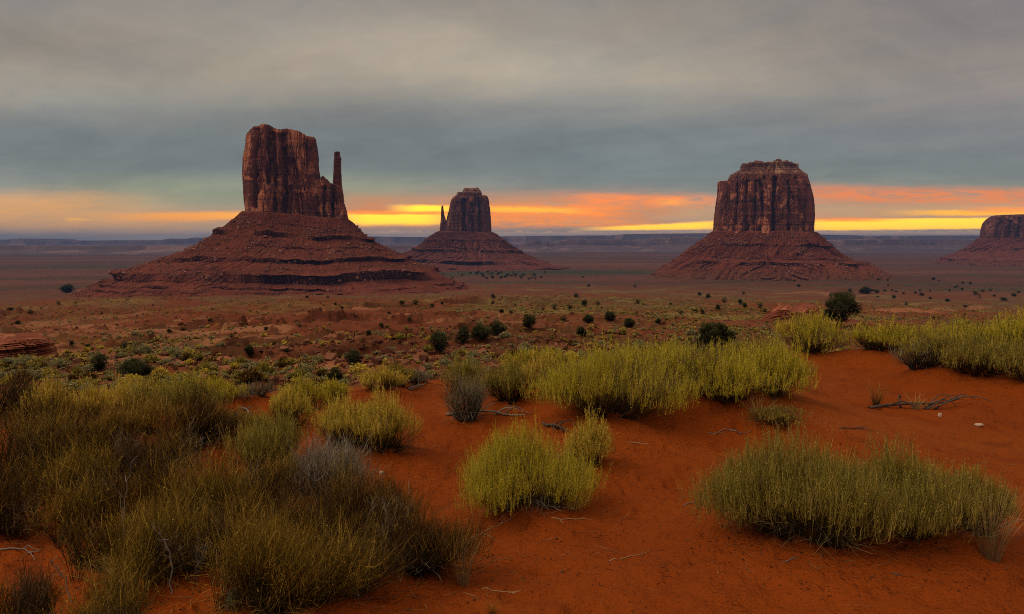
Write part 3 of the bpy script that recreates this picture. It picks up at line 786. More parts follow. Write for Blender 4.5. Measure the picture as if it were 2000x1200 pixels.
# Broad butte on the right
b3 = thing("butte", "broad blocky butte with a layered flat cap right of the middle", "butte", (0, 0, 0), "sandstone buttes on the valley floor")
tower("tower", 2150, [(466, 1392, 1588), (447, 1393, 1588), (430, 1394, 1589.5), (420, 1395, 1590), (400, 1397.5, 1589), (385, 1398.5, 1587), (365, 1399.5, 1582), (356.5, 1400, 1579), (355.5, 1414, 1578.5), (350, 1419, 1577), (346, 1423, 1575)],
      125, M['butte'], b3, 51, top=[(1380, 357), (1412, 356.5), (1416, 355), (1424, 348), (1432, 346), (1565, 346), (1576, 350), (1584, 358), (1600, 362)], N=760, Mr=190, amp=6.2, slab=(16, 50),
      cracks=[(1412, 9, 3, 0.1, 1.2), (1440, 8, 3.5, 0.2, 0.85), (1459, 9, 4, 0.1, 0.9), (1475, 8, 3, 0.2, 0.9), (1509, 17, 4.0, 0.05, 0.95), (1540, 8, 3, 0.1, 0.9), (1576, 12, 4, 0.05, 0.85)], capdome=0)
tower("cap_rock", 2150, [(352, 1421, 1577), (346, 1424, 1575.5), (343, 1425, 1574.5), (341, 1429, 1570), (333, 1444, 1561), (331.5, 1446, 1559.5), (325, 1445, 1559), (322, 1446.5, 1557), (319, 1450, 1550)],
      95, M['cap'], b3, 52, top=[(1400, 326), (1445, 325), (1452, 322), (1470, 320.5), (1500, 321), (1512, 319), (1522, 318), (1532, 321), (1545, 322), (1558, 325), (1600, 326)], N=500, Mr=110, amp=3.0, slab=(8, 26), layer=3.6, base_band=0, capdome=0)
_, V3 = talus("talus_slope", 2150, [(452, 1390, 454, 1591), (463, 1378, 466, 1604), (476, 1358, 482, 1622), (488, 1340, 496, 1641), (500, 1325, 508, 1660), (510, 1310, 514, 1692), (522, 1290, 523, 1708), (534, 1268, 535, 1728), (548, 1252, 549, 1748)],
              122, M['talus'], b3, 54, [(0.24, 6, 8, 0.9), (0.5, 4, 5, 0.6), (0.58, 7, 12, 0.9)], foot0=0.64, N=1000, Mr=260, gully=4.0)
boulders(V3, 4200, 0.75, 3.4, 55, b3, [(0.6, 0.85, 0.7)])

# Mesa cut by the right edge
b4 = thing("butte", "dark flat topped mesa at the right edge, cut off by the frame", "butte", (0, 0, 0), "sandstone buttes on the valley floor")
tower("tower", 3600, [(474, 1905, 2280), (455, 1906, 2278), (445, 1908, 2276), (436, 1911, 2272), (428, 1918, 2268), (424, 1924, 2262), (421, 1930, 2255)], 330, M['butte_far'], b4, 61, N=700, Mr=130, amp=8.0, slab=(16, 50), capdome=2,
      cracks=[(1950, 12, 7, 0, 0.9), (1975, 16, 9, 0, 0.8), (1993, 12, 5, 0, 0.9)])
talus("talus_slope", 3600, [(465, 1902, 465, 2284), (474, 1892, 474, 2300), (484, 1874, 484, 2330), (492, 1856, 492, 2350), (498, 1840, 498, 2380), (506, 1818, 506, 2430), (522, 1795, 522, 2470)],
      325, M['talus_far'], b4, 64, [(0.35, 6, 8, 0.6), (0.7, 8, 14, 0.8)], foot0=0.7, N=700, Mr=150, gully=6.0)

# ------------------------------------------------------------------ far mesas and ridges
def ridge(name, D, prof, depth, seed, jag=2.0, n=900, foot=-100.0):
    """prof: (u, v) of the skyline; a long escarpment with a cliff, an apron and a plateau behind"""
    u = np.linspace(prof[0][0], prof[-1][0], n)
    v = np.interp(u, [p[0] for p in prof], [p[1] for p in prof])
    x, zt = at(u, v, D)
    zt = zt + jag * fbm(x / 700.0, np.zeros(n), octv=5, seed=seed) * D / 20000.0
    zf = EYE + foot
    inset = fbm(x / 1500.0, np.zeros(n), octv=5, seed=seed + 2) * depth * 0.25
    rows = []
    for (k, dy) in ((0.0, -0.95), (0.12, -0.6), (0.30, -0.28), (0.45, -0.06), (0.52, -0.02), (0.95, 0.02), (1.0, 0.12), (1.0, 1.4), (0.0, 2.2)):
        rows.append(np.stack([x, D + inset * (1 - abs(dy) * 0.3) + dy * depth, zf + (zt - zf) * k], -1))
    V = np.array(rows)
    me = mesh_from(name, V.reshape(-1, 3), grid_quads(len(rows), n), None, [M['range']], False)
    return tag(obj(name, me), kind='structure')
ridge("mountains", 14000, [(-900, 469), (-200, 468), (0, 468), (22, 466), (34, 469), (80, 470), (325, 469.5), (343, 466.5), (358, 468.5), (380, 464.5), (398, 465), (420, 468), (600, 466), (716, 462), (850, 463), (900, 464), (1000, 461.5), (1060, 460.5), (1190, 460), (1230, 457), (1400, 456), (1600, 458), (1640, 459), (1700, 460.5), (1900, 460), (2900, 461)], 1400, 71)
ridge("mesas", 9500, [(1010, 478), (1036, 474), (1040, 470), (1068, 470), (1072, 475), (1100, 470), (1120, 467), (1160, 468), (1210, 467.5), (1260, 472), (1278, 466), (1292, 466.5), (1300, 470), (1312, 464), (1340, 463), (1362, 465), (1372, 463), (1400, 467), (1450, 474), (1480, 479)], 1000, 73, 3.0)
ridge("mesas", 9000, [(1560, 478), (1600, 470), (1650, 468), (1720, 467), (1790, 468), (1850, 467), (1930, 468), (2000, 467), (2600, 468)], 1000, 74, 2.0)
ridge("mesas", 7500, [(-800, 481), (-100, 480), (60, 480.5), (300, 480), (420, 481), (700, 479), (800, 480), (860, 482)], 800, 75, 1.0)

def outcrop(name, label, D, sil, depth, seed, top=None):
    o = thing(name, label, "rock ledge", (0, 0, 0), "rock ledges in the valley")
    tower("cliff", D, sil, depth, M['ledge'], o, seed, top=top, N=420, Mr=110, n=2.6, amp=0.35, slab=(0.8, 3.0), layer=0.55, fine=0.12, base_band=0, capdome=0.1)
    return o
outcrop("rock_ledge", "layered dark red rock ledge at the left edge behind the pale wash", 46, [(722, -240, 128), (708, -235, 124), (690, -230, 121), (676, -225, 117), (668, -220, 112), (662, -200, 100)], 3.6, 81,
        top=[(-240, 660), (0, 664), (40, 661), (60, 668), (90, 667), (112, 672), (124, 684)])
outcrop("rock_ledge", "dark red broken rock ledge left of the big round juniper", 112, [(638, 1478, 1625), (626, 1484, 1618), (614, 1496, 1608), (602, 1508, 1596)], 6.0, 82,
        top=[(1478, 622), (1500, 612), (1512, 604), (1536, 602), (1545, 609), (1570, 607), (1580, 601), (1604, 603), (1612, 611), (1640, 608), (1660, 615), (1700, 622)])

# ------------------------------------------------------------------ plants
class Geo:
    def __init__(self): self.v = []; self.q = []; self.t = []; self.n = 0
    def add(self, V, Q, T):
        self.v.append(V.reshape(-1, 3)); self.q.append(Q.reshape(-1, 4) + self.n); self.t.append(T.ravel()); self.n += V.reshape(-1, 3).shape[0]
    def blades(self, P0, P1, P2, w, nseg, rng, t0=0.0, t1=1.0, taper=0.25):
        n = len(P0)
        if n == 0: return
        k = np.linspace(0, 1, nseg + 1)[None, :, None]
        C = (1 - k) ** 2 * P0[:, None] + 2 * k * (1 - k) * P1[:, None] + k ** 2 * P2[:, None]
        ph = rng.uniform(0, np.pi, n)
        side = np.stack([np.cos(ph), np.sin(ph), rng.uniform(-0.2, 0.2, n)], -1)[:, None] * (np.asarray(w).reshape(-1, 1, 1) * 0.5) * (1 - (1 - taper) * k)
        V = np.stack([C - side, C + side], 2)                 # n, nseg+1, 2, 3
        b = np.arange(n)[:, None] * (nseg + 1) * 2 + np.arange(nseg)[None] * 2
        Q = np.stack([b, b + 1, b + 3, b + 2], -1)
        tt = np.broadcast_to(np.asarray(t0).reshape(-1, 1, 1) * (1 - k) + np.asarray(t1).reshape(-1, 1, 1) * k, (n, nseg + 1, 1))
        self.add(V, Q, np.repeat(tt, 2, axis=2).reshape(n, -1))
    def leaves(self, P, D_, length, width, tip, rng):
        n = len(P)
        if n == 0: return
        D_ = D_ / (np.linalg.norm(D_, axis=1, keepdims=True) + 1e-9)
        r = rng.normal(size=(n, 3)); s = np.cross(D_, r); s /= np.linalg.norm(s, axis=1, keepdims=True) + 1e-9
        L = np.asarray(length).reshape(-1, 1); W = np.asarray(width).reshape(-1, 1)
        V = np.stack([P, P + D_ * L * 0.5 + s * W * 0.5, P + D_ * L, P + D_ * L * 0.5 - s * W * 0.5], 1)
        Q = np.arange(n)[:, None] * 4 + np.arange(4)[None]
        self.add(V, Q, np.repeat(np.asarray(tip).reshape(-1, 1) * np.ones((n, 1)), 4, 1))
    def mesh(self, name, mat):
        return mesh_from(name, np.concatenate(self.v), np.concatenate(self.q), None, [mat], False, {'tip': np.concatenate(self.t)})

def bez(P0, P1, P2, k):
    k = k[:, None]
    return (1 - k) ** 2 * P0 + 2 * k * (1 - k) * P1 + k ** 2 * P2

def bush_geo(W, Dp, H, px, kind, seed, dens=1.0, droop=0.0, lean=0.0):
    """px: size of one render pixel at the bush, sets how fine the blades must be"""
    rng = np.random.default_rng(seed)
    a, b = W / 2, Dp / 2
    fol, woo, twg = Geo(), Geo(), Geo()
    rough = kind in ('brown', 'gold', 'grey')
    n = int(np.clip(W * H / px ** 2 * 0.115 * dens, 220, 3400))
    ns = int(np.clip(4 + W / 0.15, 5, 20))
    w = max(0.0022, px * 0.55)
    # sub-clumps give the crown its lumps, gaps and dead patches
    r = np.sqrt(rng.uniform(0, 1, ns)); ph = rng.uniform(0, 2 * np.pi, ns)
    sub = np.stack([r * np.cos(ph) * a * 0.74, r * np.sin(ph) * b * 0.74], -1)
    sh = rng.uniform(0.72, 1.08, ns) * (1 - 0.24 * r ** 2); sh[np.argmin(r)] = 1.05
    sr = rng.uniform(0.30, 0.50, ns) + (0.0 if rough else 0.10)
    sl = rng.normal(size=(ns, 2)) * (0.20 if rough else 0.08) * H + np.array([lean * H, 0])
    dead = rng.uniform(0, 1, ns) < (0.25 if rough else 0.05)
    foot = sub * 0.45
    # forked woody frame: a few thick branches per sub-clump
    nb = 6
    bi = np.repeat(np.arange(ns), nb); m = len(bi)
    an = rng.uniform(0, 2 * np.pi, m); q = np.sqrt(rng.uniform(0, 1, m))
    B0 = np.column_stack([foot[bi] + rng.normal(size=(m, 2)) * 0.02 * W, np.full(m, -0.03)])
    B2 = np.column_stack([sub[bi] + np.stack([np.cos(an) * a, np.sin(an) * b], -1) * (q * sr[bi] * 0.8)[:, None] + sl[bi] * 0.4, H * sh[bi] * rng.uniform(0.35, 0.62, m)])
    B1 = np.column_stack([B0[:, :2] * 0.5 + B2[:, :2] * 0.5 + rng.normal(size=(m, 2)) * 0.05 * W, B2[:, 2] * rng.uniform(0.3, 0.5, m)])
    woo.blades(B0, B1, B2, w * rng.uniform(1.6, 3.0, m), 5, rng, 0.0, 0.5)
    # stems, some from the ground and some forking off the frame
    k = rng.integers(0, m, n); s_ = bi[k]
    f0 = np.where(rng.uniform(0, 1, n) < (0.45 if rough else 0.30), 0.0, rng.uniform(0.25, 1.0, n))
    P0 = bez(B0[k], B1[k], B2[k], f0)
    th = rng.uniform(0, 2 * np.pi, n); rad = np.sqrt(rng.uniform(0, 1, n))
    tipxy = sub[s_] + np.stack([np.cos(th) * a, np.sin(th) * b], -1) * (rad * sr[s_])[:, None] + sl[s_]
    rho = np.sqrt((tipxy[:, 0] / a) ** 2 + (tipxy[:, 1] / b) ** 2)
    hz = H * sh[s_] * np.clip(1 - 0.42 * np.clip(rho, 0, 1.2) ** 2.2, 0.25, 1) * (1 - 0.25 * rad ** 2) * rng.uniform(0.66, 1.08, n)
    hz = np.where(rng.uniform(0, 1, n) < 0.05, hz * rng.uniform(1.05, 1.25, n), hz)
    hz = np.maximum(hz, P0[:, 2] + 0.03)
    P2 = np.column_stack([tipxy, hz])
    jit = 0.13 if rough else 0.05
    P1 = np.column_stack([P0[:, :2] + (tipxy - P0[:, :2]) * rng.uniform(0.45, 0.95, (n, 1)), P0[:, 2] + (hz - P0[:, 2]) * rng.uniform(0.35, 0.65, n)]) + rng.normal(size=(n, 3)) * np.array([1, 1, 0.3]) * jit * H
    isd = dead[s_] | (rng.uniform(0, 1, n) < 0.12)
    woo.blades(P0[isd], P1[isd], P2[isd], w * rng.uniform(0.7, 1.3, isd.sum()), 4, rng, 0.3, 1.0)
    fo = ~isd
    fol.blades(P0[fo], P1[fo], P2[fo], w * rng.uniform(0.6, 1.4, fo.sum()), 4, rng)
    # side shoots
    per = 3 if rough else 5
    for grp, geo_ in ((np.nonzero(fo)[0], fol), (np.nonzero(isd)[0], woo)):
        idx = np.repeat(grp, per if geo_ is fol else 3)
        if len(idx) == 0: continue
        kk = rng.uniform(0.45 if not rough else 0.2, 1.0, len(idx))
        Q0 = bez(P0[idx], P1[idx], P2[idx], kk)
        sp = 0.55 if rough else 0.15
        outw = np.column_stack([(Q0[:, :2]) / np.array([a, b]) * (0.30 if rough else 0.15), np.ones(len(idx))]) + rng.normal(size=(len(idx), 3)) * sp
        ln = H * rng.uniform(0.07, 0.26, len(idx)) * (1.1 if rough else 1.0)
        Q2 = Q0 + outw * ln[:, None]; Q2[:, 2] = np.maximum(Q2[:, 2], 0.01)
        Q1 = Q0 + outw * ln[:, None] * 0.5 + rng.normal(size=Q0.shape) * ln[:, None] * 0.16
        tt = np.clip(0.05 + 0.95 * (Q2[:, 2] / np.maximum(hz[idx], 1e-3)) ** 1.3, 0, 1)
        geo_.blades(Q0, Q1, Q2, w * rng.uniform(0.6, 1.05, len(idx)), 2, rng, tt * 0.7, tt)
        lf = {'green': 2.8, 'yellow': 2.6, 'olive': 2.4, 'sage': 2.4, 'gold': 0.8, 'brown': 0.6}.get(kind, 0.2) * (1 if geo_ is fol else 0.1)
        mm = int(len(idx) * lf)
        if mm:
            j = rng.integers(0, len(idx), mm); q = rng.uniform(0, 1, mm)
            LP = Q0[j] + (Q2[j] - Q0[j]) * q[:, None]
            ld = np.column_stack([rng.normal(size=(mm, 2)), rng.uniform(0.2, 2.4, mm)])
            geo_.leaves(LP, ld, np.maximum(0.009, px * 1.4) * rng.uniform(0.6, 1.6, mm), np.maximum(0.0030, px * 0.52) * rng.uniform(0.7, 1.3, mm), tt[j], rng)
    # dead, grey lower twigs sprawling at the skirt
    nt = int(n * 0.11)
    th = rng.uniform(0, 2 * np.pi, nt); rr = rng.uniform(0.45, 1.08, nt)
    T2 = np.column_stack([np.cos(th) * a * rr, np.sin(th) * b * rr, H * rng.uniform(0.01, 0.40, nt)])
    T0 = np.column_stack([np.cos(th) * a * rr * 0.25, np.sin(th) * b * rr * 0.25, np.zeros(nt)])
    T1 = (T0 + T2) / 2 + np.column_stack([rng.normal(size=(nt, 2)) * 0.08 * W, H * rng.uniform(0.05, 0.25, nt)])
    twg.blades(T0, T1, T2, w * rng.uniform(0.9, 2.0, nt), 4, rng)
    i2 = np.repeat(np.arange(nt), 3)
    U0 = bez(T0[i2], T1[i2], T2[i2], rng.uniform(0.3, 0.95, len(i2)))
    U2 = U0 + rng.normal(size=U0.shape) * np.array([1, 1, 0.7]) * H * 0.13; U2[:, 2] = np.abs(U2[:, 2])
    twg.blades(U0, (U0 + U2) / 2 + rng.normal(size=U0.shape) * 0.012, U2, w * 0.8, 2, rng)
    return fol, woo, twg

BOXES = []          # (u0, u1, v_top) of foreground plants, to know what they hide
PLANTS = []
def px_at(d): return d / F * 2000 / 1024.0

def stand(u0, u1, vb, depth=0.9, sink=0.12):
    hx, hy = hit((u0 + u1) / 2, vb)
    d0 = math.hypot(hx, hy)
    Dp = max((u1 - u0) / F * hy * depth, 0.2)
    cx, cy = hx + hx / d0 * Dp * sink, hy + hy / d0 * Dp * sink
    return cx, cy, (u1 - u0) / F * cy, Dp
SPOT = {}
def bush(name, kind, u0, u1, vb, vt, label, seed, group=None, stem='wood', twig=None, dens=1.0, depth=0.8, droop=0.0, cat='bush', sink=0.12):
    uc = (u0 + u1) / 2
    cx, cy, W, Dp = SPOT[(u0, u1, vb)]
    z = ground(cx, cy)
    _, zt = at(uc, vt, cy)
    H = max(0.12, zt - z)
    o = thing(name, label, cat, (cx, cy, z), group)
    o.rotation_euler = (0, 0, -math.atan2(cx, cy))
    fol, woo, twg = bush_geo(W * 1.14, Dp * 1.15, H * (1.08 if kind in ('brown', 'gold') else 1.0 + 0.2 * float(sstep(cy, 5.0, 7.5))), px_at(math.hypot(cx, cy)), kind, seed, dens, droop=droop, lean=0.16 if kind in ('brown', 'gold') else 0.03)
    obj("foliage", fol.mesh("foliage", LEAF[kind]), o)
    obj("stems", woo.mesh("stems", STEM[stem]), o)
    obj("dead_twigs", twg.mesh("dead_twigs", STEM[twig or stem]), o)
    BOXES.append((u0, u1, vt, vb))
    PLANTS.append((cx, cy, W / 2, Dp / 2))
    return o

def tuft(name, u, vb, wpx, vt, label, seed, kind='straw', n=120, cat='grass', group=None, lean=0.0):
    hx, hy = hit(u, vb)
    W = wpx / F * hy; _, zt = at(u, vt, hy)
    z = ground(hx, hy); H = max(0.05, zt - z)
    rng = np.random.default_rng(seed); px = px_at(hy)
    g = Geo()
    th = rng.uniform(0, 2 * np.pi, n); r = np.sqrt(rng.uniform(0, 1, n))
    P0 = np.column_stack([r * np.cos(th) * W * 0.1, r * np.sin(th) * W * 0.1, np.zeros(n) - 0.01])
    hgt = H * rng.uniform(0.45, 1.05, n)
    P2 = np.column_stack([np.cos(th) * W * 0.5 * r + lean * W, np.sin(th) * W * 0.4 * r, hgt])
    P1 = np.column_stack([P0[:, :2] * 1.6 + P2[:, :2] * 0.18, hgt * 0.65])
    w_ = max(0.0018, px * (0.62 if kind in ('gold', 'pale') else 0.42))
    g.blades(P0, P1, P2, w_ * rng.uniform(0.6, 1.3, n), 5, rng)
    if kind in ('gold', 'pale'):
        m = n * 5; j = rng.integers(0, n, m); q = bez(P0[j], P1[j], P2[j], rng.uniform(0.35, 1.0, m))
        e = rng.normal(size=(m, 3)) * np.array([0.5, 0.5, 0.3]) + np.array([0, 0, 0.8])
        ln = H * rng.uniform(0.05, 0.20, (m, 1))
        g.blades(q, q + e * ln * 0.5 + rng.normal(size=q.shape) * ln * 0.12, q + e * ln, w_ * 0.7, 2, rng, 0.6, 1.0)
    o = obj(name, g.mesh(name, LEAF[kind] if kind in LEAF else STEM[kind])); o.location = (hx, hy, z)
    return tag(o, label, cat, group)

G_R = "broom bushes on the dune"
G_L = "dry brown shrubs in the lower left"
BUSHES = [
 # right half
 ('broom_bush', 'olive', 1405, 1760, 1098, 850, "broad olive bush with dark twiggy underside, left half of the big lower right clump", 'wood', 'wood', 1.15, .8),
 ('broom_bush', 'olive', 1640, 1905, 1086, 868, "olive bush grown into the right end of the big lower right clump", 'wood', 'wood', 1.15, .8),
 ('broom_bush', 'olive', 1830, 1985, 1082, 905, "small olive bush behind the straw grass at the lower right", 'wood', 'pale', 1.0, .8),
 ('broom_bush', 'green', 902, 1150, 1012, 835, "bright yellow green broom bush standing alone on bare sand in the middle", 'wood', 'pale', 1.35, .85),
 ('broom_bush', 'yellow', 1095, 1205, 922, 812, "slim yellow broom bush touching the right side of the lone bright one", 'wood', 'wood', 1.3, .9),
 ('broom_bush', 'green', 1075, 1330, 838, 690, "left bush of the long green hedge like clump, with bare sand at its foot", 'wood', 'dark', 1.2, .9),
 ('broom_bush', 'green', 1250, 1475, 812, 678, "middle bush of the long green clump, brightest green on top", 'wood', 'wood', 1.2, .9),
 ('broom_bush', 'green', 1385, 1592, 802, 686, "right end bush of the long green clump leaning towards the sand path", 'wood', 'wood', 1.2, .9),
 ('broom_bush', 'green', 1150, 1420, 770, 674, "far green bush in the back of the long clump", 'wood', 'wood', 1.1, .8),
 ('sand_shrub', 'olive', 1452, 1606, 856, 794, "low wide brownish shrub in front of the long green clump", 'wood', 'wood', 1.1, .8),
 ('broom_bush', 'green', 1505, 1655, 702, 622, "rounded green broom bush standing at the head of the sand path", 'wood', 'dark', 1.2, .9),
 ('broom_bush', 'olive', 1405, 1545, 722, 662, "dull olive bush between the long green clump and the rounded bush behind", 'wood', 'wood', 1.1, .9),
 ('broom_bush', 'green', 1640, 1765, 712, 640, "green bush right of the sand path, first of the back row", 'wood', 'dark', 1.2, .9),
 ('sage_bush', 'grey', 1738, 1850, 750, 672, "grey sage coloured bush at the left front of the right edge thicket", 'wood', 'wood', 1.1, .9),
 ('broom_bush', 'green', 1735, 1890, 728, 636, "green bush rising behind the grey sage bush", 'wood', 'wood', 1.1, .9),
 ('broom_bush', 'olive', 1830, 1985, 760, 650, "olive bush in front of the right edge thicket", 'wood', 'dark', 1.2, .9),
 ('broom_bush', 'green', 1900, 2080, 745, 628, "tall green bush cut by the right edge", 'wood', 'dark', 1.2, .9),
 ('broom_bush', 'green', 1800, 1960, 715, 632, "green bush at the back of the right edge thicket", 'wood', 'wood', 1.1, .9),
 ('broom_bush', 'olive', 1960, 2100, 768, 660, "front olive bush half outside the right edge", 'wood', 'dark', 1.1, .9),
 # middle back
 ('broom_bush', 'olive', 848, 965, 785, 708, "grey green bush left of the brown one on the middle crest", 'wood', 'wood', 1.1, .9),
 ('sage_bush', 'grey', 868, 958, 838, 740, "pale grey bush in front of the crest bushes in the middle", 'wood', 'pale', 1.1, .9),
 ('broom_bush', 'olive', 938, 1062, 802, 712, "brown green round bush right of the pale grey one", 'dark', 'dark', 1.2, .9),
 ('broom_bush', 'green', 980, 1125, 742, 682, "green bush on the crest just left of the long green clump", 'wood', 'wood', 1.1, .9),
 ('broom_bush', 'yellow', 690, 790, 772, 718, "small tan green bush on the crest behind the left path", 'wood', 'wood', 1.0, .9),
 ('broom_bush', 'olive', 735, 815, 765, 714, "small dark olive bush beside the tan green one on the crest", 'dark', 'dark', 1.0, .9),
 ('sage_bush', 'grey', 778, 850, 758, 726, "tiny grey mound bush at the end of the crest gap", 'wood', 'pale', 1.0, .9),
 # left middle
 ('broom_bush', 'yellow', 595, 745, 905, 782, "straw yellow bush, left of the pair by the sand path", 'wood', 'pale', 1.3, .9),
 ('broom_bush', 'yellow', 680, 846, 908, 775, "yellow green bush, right of the pair by the sand path", 'wood', 'dark', 1.3, .9),
 ('broom_bush', 'green', 545, 645, 822, 742, "green bush behind the straw yellow one, at the crest", 'wood', 'wood', 1.1, .9),
 ('broom_bush', 'green', 385, 470, 802, 742, "yellow green bush on the crest left of the flattened grey shrub", 'wood', 'wood', 1.1, .9),
 ('sage_bush', 'grey', 448, 548, 790, 748, "flattened grey shrub on the left crest over bare sand", 'wood', 'pale', 1.2, .9),
 ('broom_bush', 'green', 300, 420, 790, 736, "green bush at the middle of the left crest", 'wood', 'wood', 1.1, .9),
 ('broom_bush', 'yellow', 190, 320, 800, 744, "pale straw topped bush on the left crest", 'gold', 'pale', 1.1, .9),
 ('broom_bush', 'yellow', 110, 235, 822, 752, "golden dry bush on the far left crest", 'gold', 'gold', 1.1, .9),
 ('sage_bush', 'brown', -60, 90, 812, 722, "dark round bush at the left edge on the crest", 'dark', 'wood', 1.2, .9),
 ('brown_shrub', 'gold', 225, 345, 868, 770, "olive gold shrub left of the dark leaning one", 'gold', 'dark', 1.1, .9),
 ('brown_shrub', 'brown', 290, 455, 905, 775, "dark brown shrub leaning right over the small sand patch", 'dark', 'gold', 1.3, .9),
 ('broom_bush', 'olive', 448, 610, 945, 806, "olive topped shrub with near black foot at the left centre", 'dark', 'dark', 1.3, .9),
 ('brown_shrub', 'brown', 60, 240, 905, 782, "dark brown shrub below the golden dry bush", 'dark', 'gold', 1.2, .9),
 ('brown_shrub', 'brown', -70, 120, 985, 802, "tall dark brown shrub on the left edge above the sand corner", 'dark', 'dark', 1.2, .9),
 ('brown_shrub', 'gold', 110, 330, 1000, 848, "brown shrub between the sand corner and the single bent stalk", 'dark', 'gold', 1.2, .9),
 ('sage_bush', 'grey', 560, 735, 990, 850, "grey twiggy dead bush left of the sand path", 'pale', 'pale', 0.9, .9),
 ('brown_shrub', 'gold', 330, 520, 1085, 905, "brown shrub in the middle of the dark lower left thicket", 'dark', 'gold', 1.1, .9),
 ('brown_shrub', 'brown', 585, 800, 1120, 940, "dark shrub full of grey stems right of the lower left thicket", 'dark', 'pale', 1.2, .9),
 ('brown_shrub', 'brown', 700, 925, 1150, 985, "low dark shrub spreading right onto the sand at the bottom", 'dark', 'pale', 1.2, .9),
 ('brown_shrub', 'gold', 150, 400, 1190, 985, "brown shrub behind the thin pale stalk near the bottom left", 'dark', 'gold', 1.0, .9),
 ('brown_shrub', 'gold', 380, 650, 1235, 1010, "brown bottom edge shrub around the little cactus", 'dark', 'gold', 1.1, .9),
 ('brown_shrub', 'brown', -60, 140, 1290, 1120, "brown shrub in the bottom left corner", 'dark', 'wood', 0.9, .9),
 ('brown_shrub', 'gold', 120, 330, 1300, 1110, "dry brown shrub cut by the bottom edge, left of the cactus", 'dark', 'gold', 0.9, .9),
 ('brown_shrub', 'brown', 0, 170, 880, 765, "dark brown shrub left of the one below the golden dry bush", 'dark', 'gold', 1.1, .9),
 ('brown_shrub', 'olive', 395, 520, 890, 790, "olive shrub rising behind the near black footed one", 'gold', 'dark', 1.1, .9),
 ('brown_shrub', 'brown', 215, 400, 960, 835, "brown shrub just below the small left sand patch", 'dark', 'gold', 1.1, .9),
 ('brown_shrub', 'brown', 420, 600, 1030, 905, "brown shrub below the olive topped one at the left centre", 'dark', 'pale', 1.0, .9),
 ('brown_shrub', 'brown', 190, 380, 1070, 900, "dark brown shrub behind the single bent stalk", 'dark', 'gold', 1.1, .9),
 ('brown_shrub', 'brown', 470, 690, 1130, 965, "dark brown shrub left of the grey stemmed one", 'dark', 'gold', 1.1, .9),
 ('brown_shrub', 'gold', 60, 210, 1080, 930, "thin brown shrub over the left sand corner", 'dark', 'gold', 0.8, .9),
 ('brown_shrub', 'gold', 300, 480, 1160, 990, "brown shrub right behind the little upper cactus", 'dark', 'gold', 1.0, .9),
 ('brown_shrub', 'brown', 560, 760, 1195, 1050, "low brown shrub at the bottom, left of the spreading one", 'dark', 'pale', 0.9, .9),
 ('broom_bush', 'yellow', 500, 610, 850, 760, "yellow green bush between the crest grey shrub and the straw yellow bush", 'wood', 'wood', 1.1, .9),
 ('broom_bush', 'olive', 250, 360, 830, 748, "olive green bush in front of the left crest middle", 'wood', 'gold', 1.1, .9),
 ('broom_bush', 'green', 615, 690, 800, 748, "small green bush on the crest at the head of the left path", 'wood', 'wood', 1.1, .9),
 ('broom_bush', 'olive', 1040, 1130, 790, 715, "olive bush bridging the brown round one and the long clump", 'wood', 'dark', 1.1, .9),
 ('broom_bush', 'green', 1450, 1570, 760, 690, "green bush at the back of the long clump's right end", 'wood', 'wood', 1.1, .9),
 ('broom_bush', 'green', 1850, 2010, 735, 640, "green bush filling the middle of the right edge thicket", 'wood', 'wood', 1.1, .9),
 ('brown_shrub', 'gold', 30, 150, 945, 800, "golden brown shrub between the two dark ones at the left edge", 'gold', 'gold', 1.0, .9),
 ('brown_shrub', 'gold', 170, 290, 905, 790, "golden shrub under the olive gold one", 'gold', 'gold', 1.0, .9),
 ('brown_shrub', 'brown', -60, 110, 1060, 900, "dark shrub at the left edge just above the bare sand corner", 'dark', 'gold', 0.9, .9),
 ('brown_shrub', 'gold', 470, 600, 1000, 880, "golden brown shrub under the olive topped one", 'gold', 'pale', 1.0, .9),
 ('brown_shrub', 'brown', 640, 790, 1060, 925, "dark twiggy shrub in front of the grey twiggy bush", 'dark', 'pale', 1.0, .9),
 ('brown_shrub', 'gold', 200, 340, 1130, 985, "golden brown shrub left of the little upper cactus", 'gold', 'gold', 0.9, .9),
 ('brown_shrub', 'gold', 420, 560, 1190, 1040, "golden brown shrub around the lower cactus", 'gold', 'gold', 0.8, .9),
 ('brown_shrub', 'brown', 100, 250, 1150, 1010, "dark brown shrub at the inner end of the left sand corner", 'dark', 'gold', 0.9, .9),
 ('broom_bush', 'yellow', 40, 150, 850, 745, "straw gold bush on the far left crest behind the dark shrub", 'gold', 'gold', 1.1, .9),
 ('broom_bush', 'olive', 330, 450, 830, 745, "olive bush in front of the green one at the left crest middle", 'wood', 'gold', 1.1, .9),
 ('sage_bush', 'grey', 590, 690, 960, 850, "small grey shrub at the foot of the straw yellow bush", 'pale', 'pale', 0.9, .9),
 ('broom_bush', 'green', 1690, 1800, 720, 634, "green bush squeezed between the first back row bush and the grey sage bush", 'wood', 'dark', 1.2, .9),
 ('broom_bush', 'olive', 1770, 1900, 752, 652, "olive bush beside the grey sage bush on its right", 'wood', 'dark', 1.2, .9),
 ('broom_bush', 'green', 1920, 2060, 728, 622, "tallest green bush at the right edge of the back row", 'wood', 'dark', 1.2, .9),
 ('broom_bush', 'yellow', 1000, 1100, 770, 700, "tan green bush under the crest left of the long clump", 'wood', 'wood', 1.1, .9),
 ('broom_bush', 'green', 1330, 1500, 830, 700, "front green bush filling the foot of the long clump", 'wood', 'dark', 1.2, .9),
]
for row in BUSHES:
    SPOT[(row[2], row[3], row[4])] = stand(row[2], row[3], row[4], row[10])
for (cx, cy, W, Dp) in SPOT.values():
    if cy < 12: MOUNDS.append((cx, cy, W * 0.5, min(0.09, 0.08 * W + 0.02)))
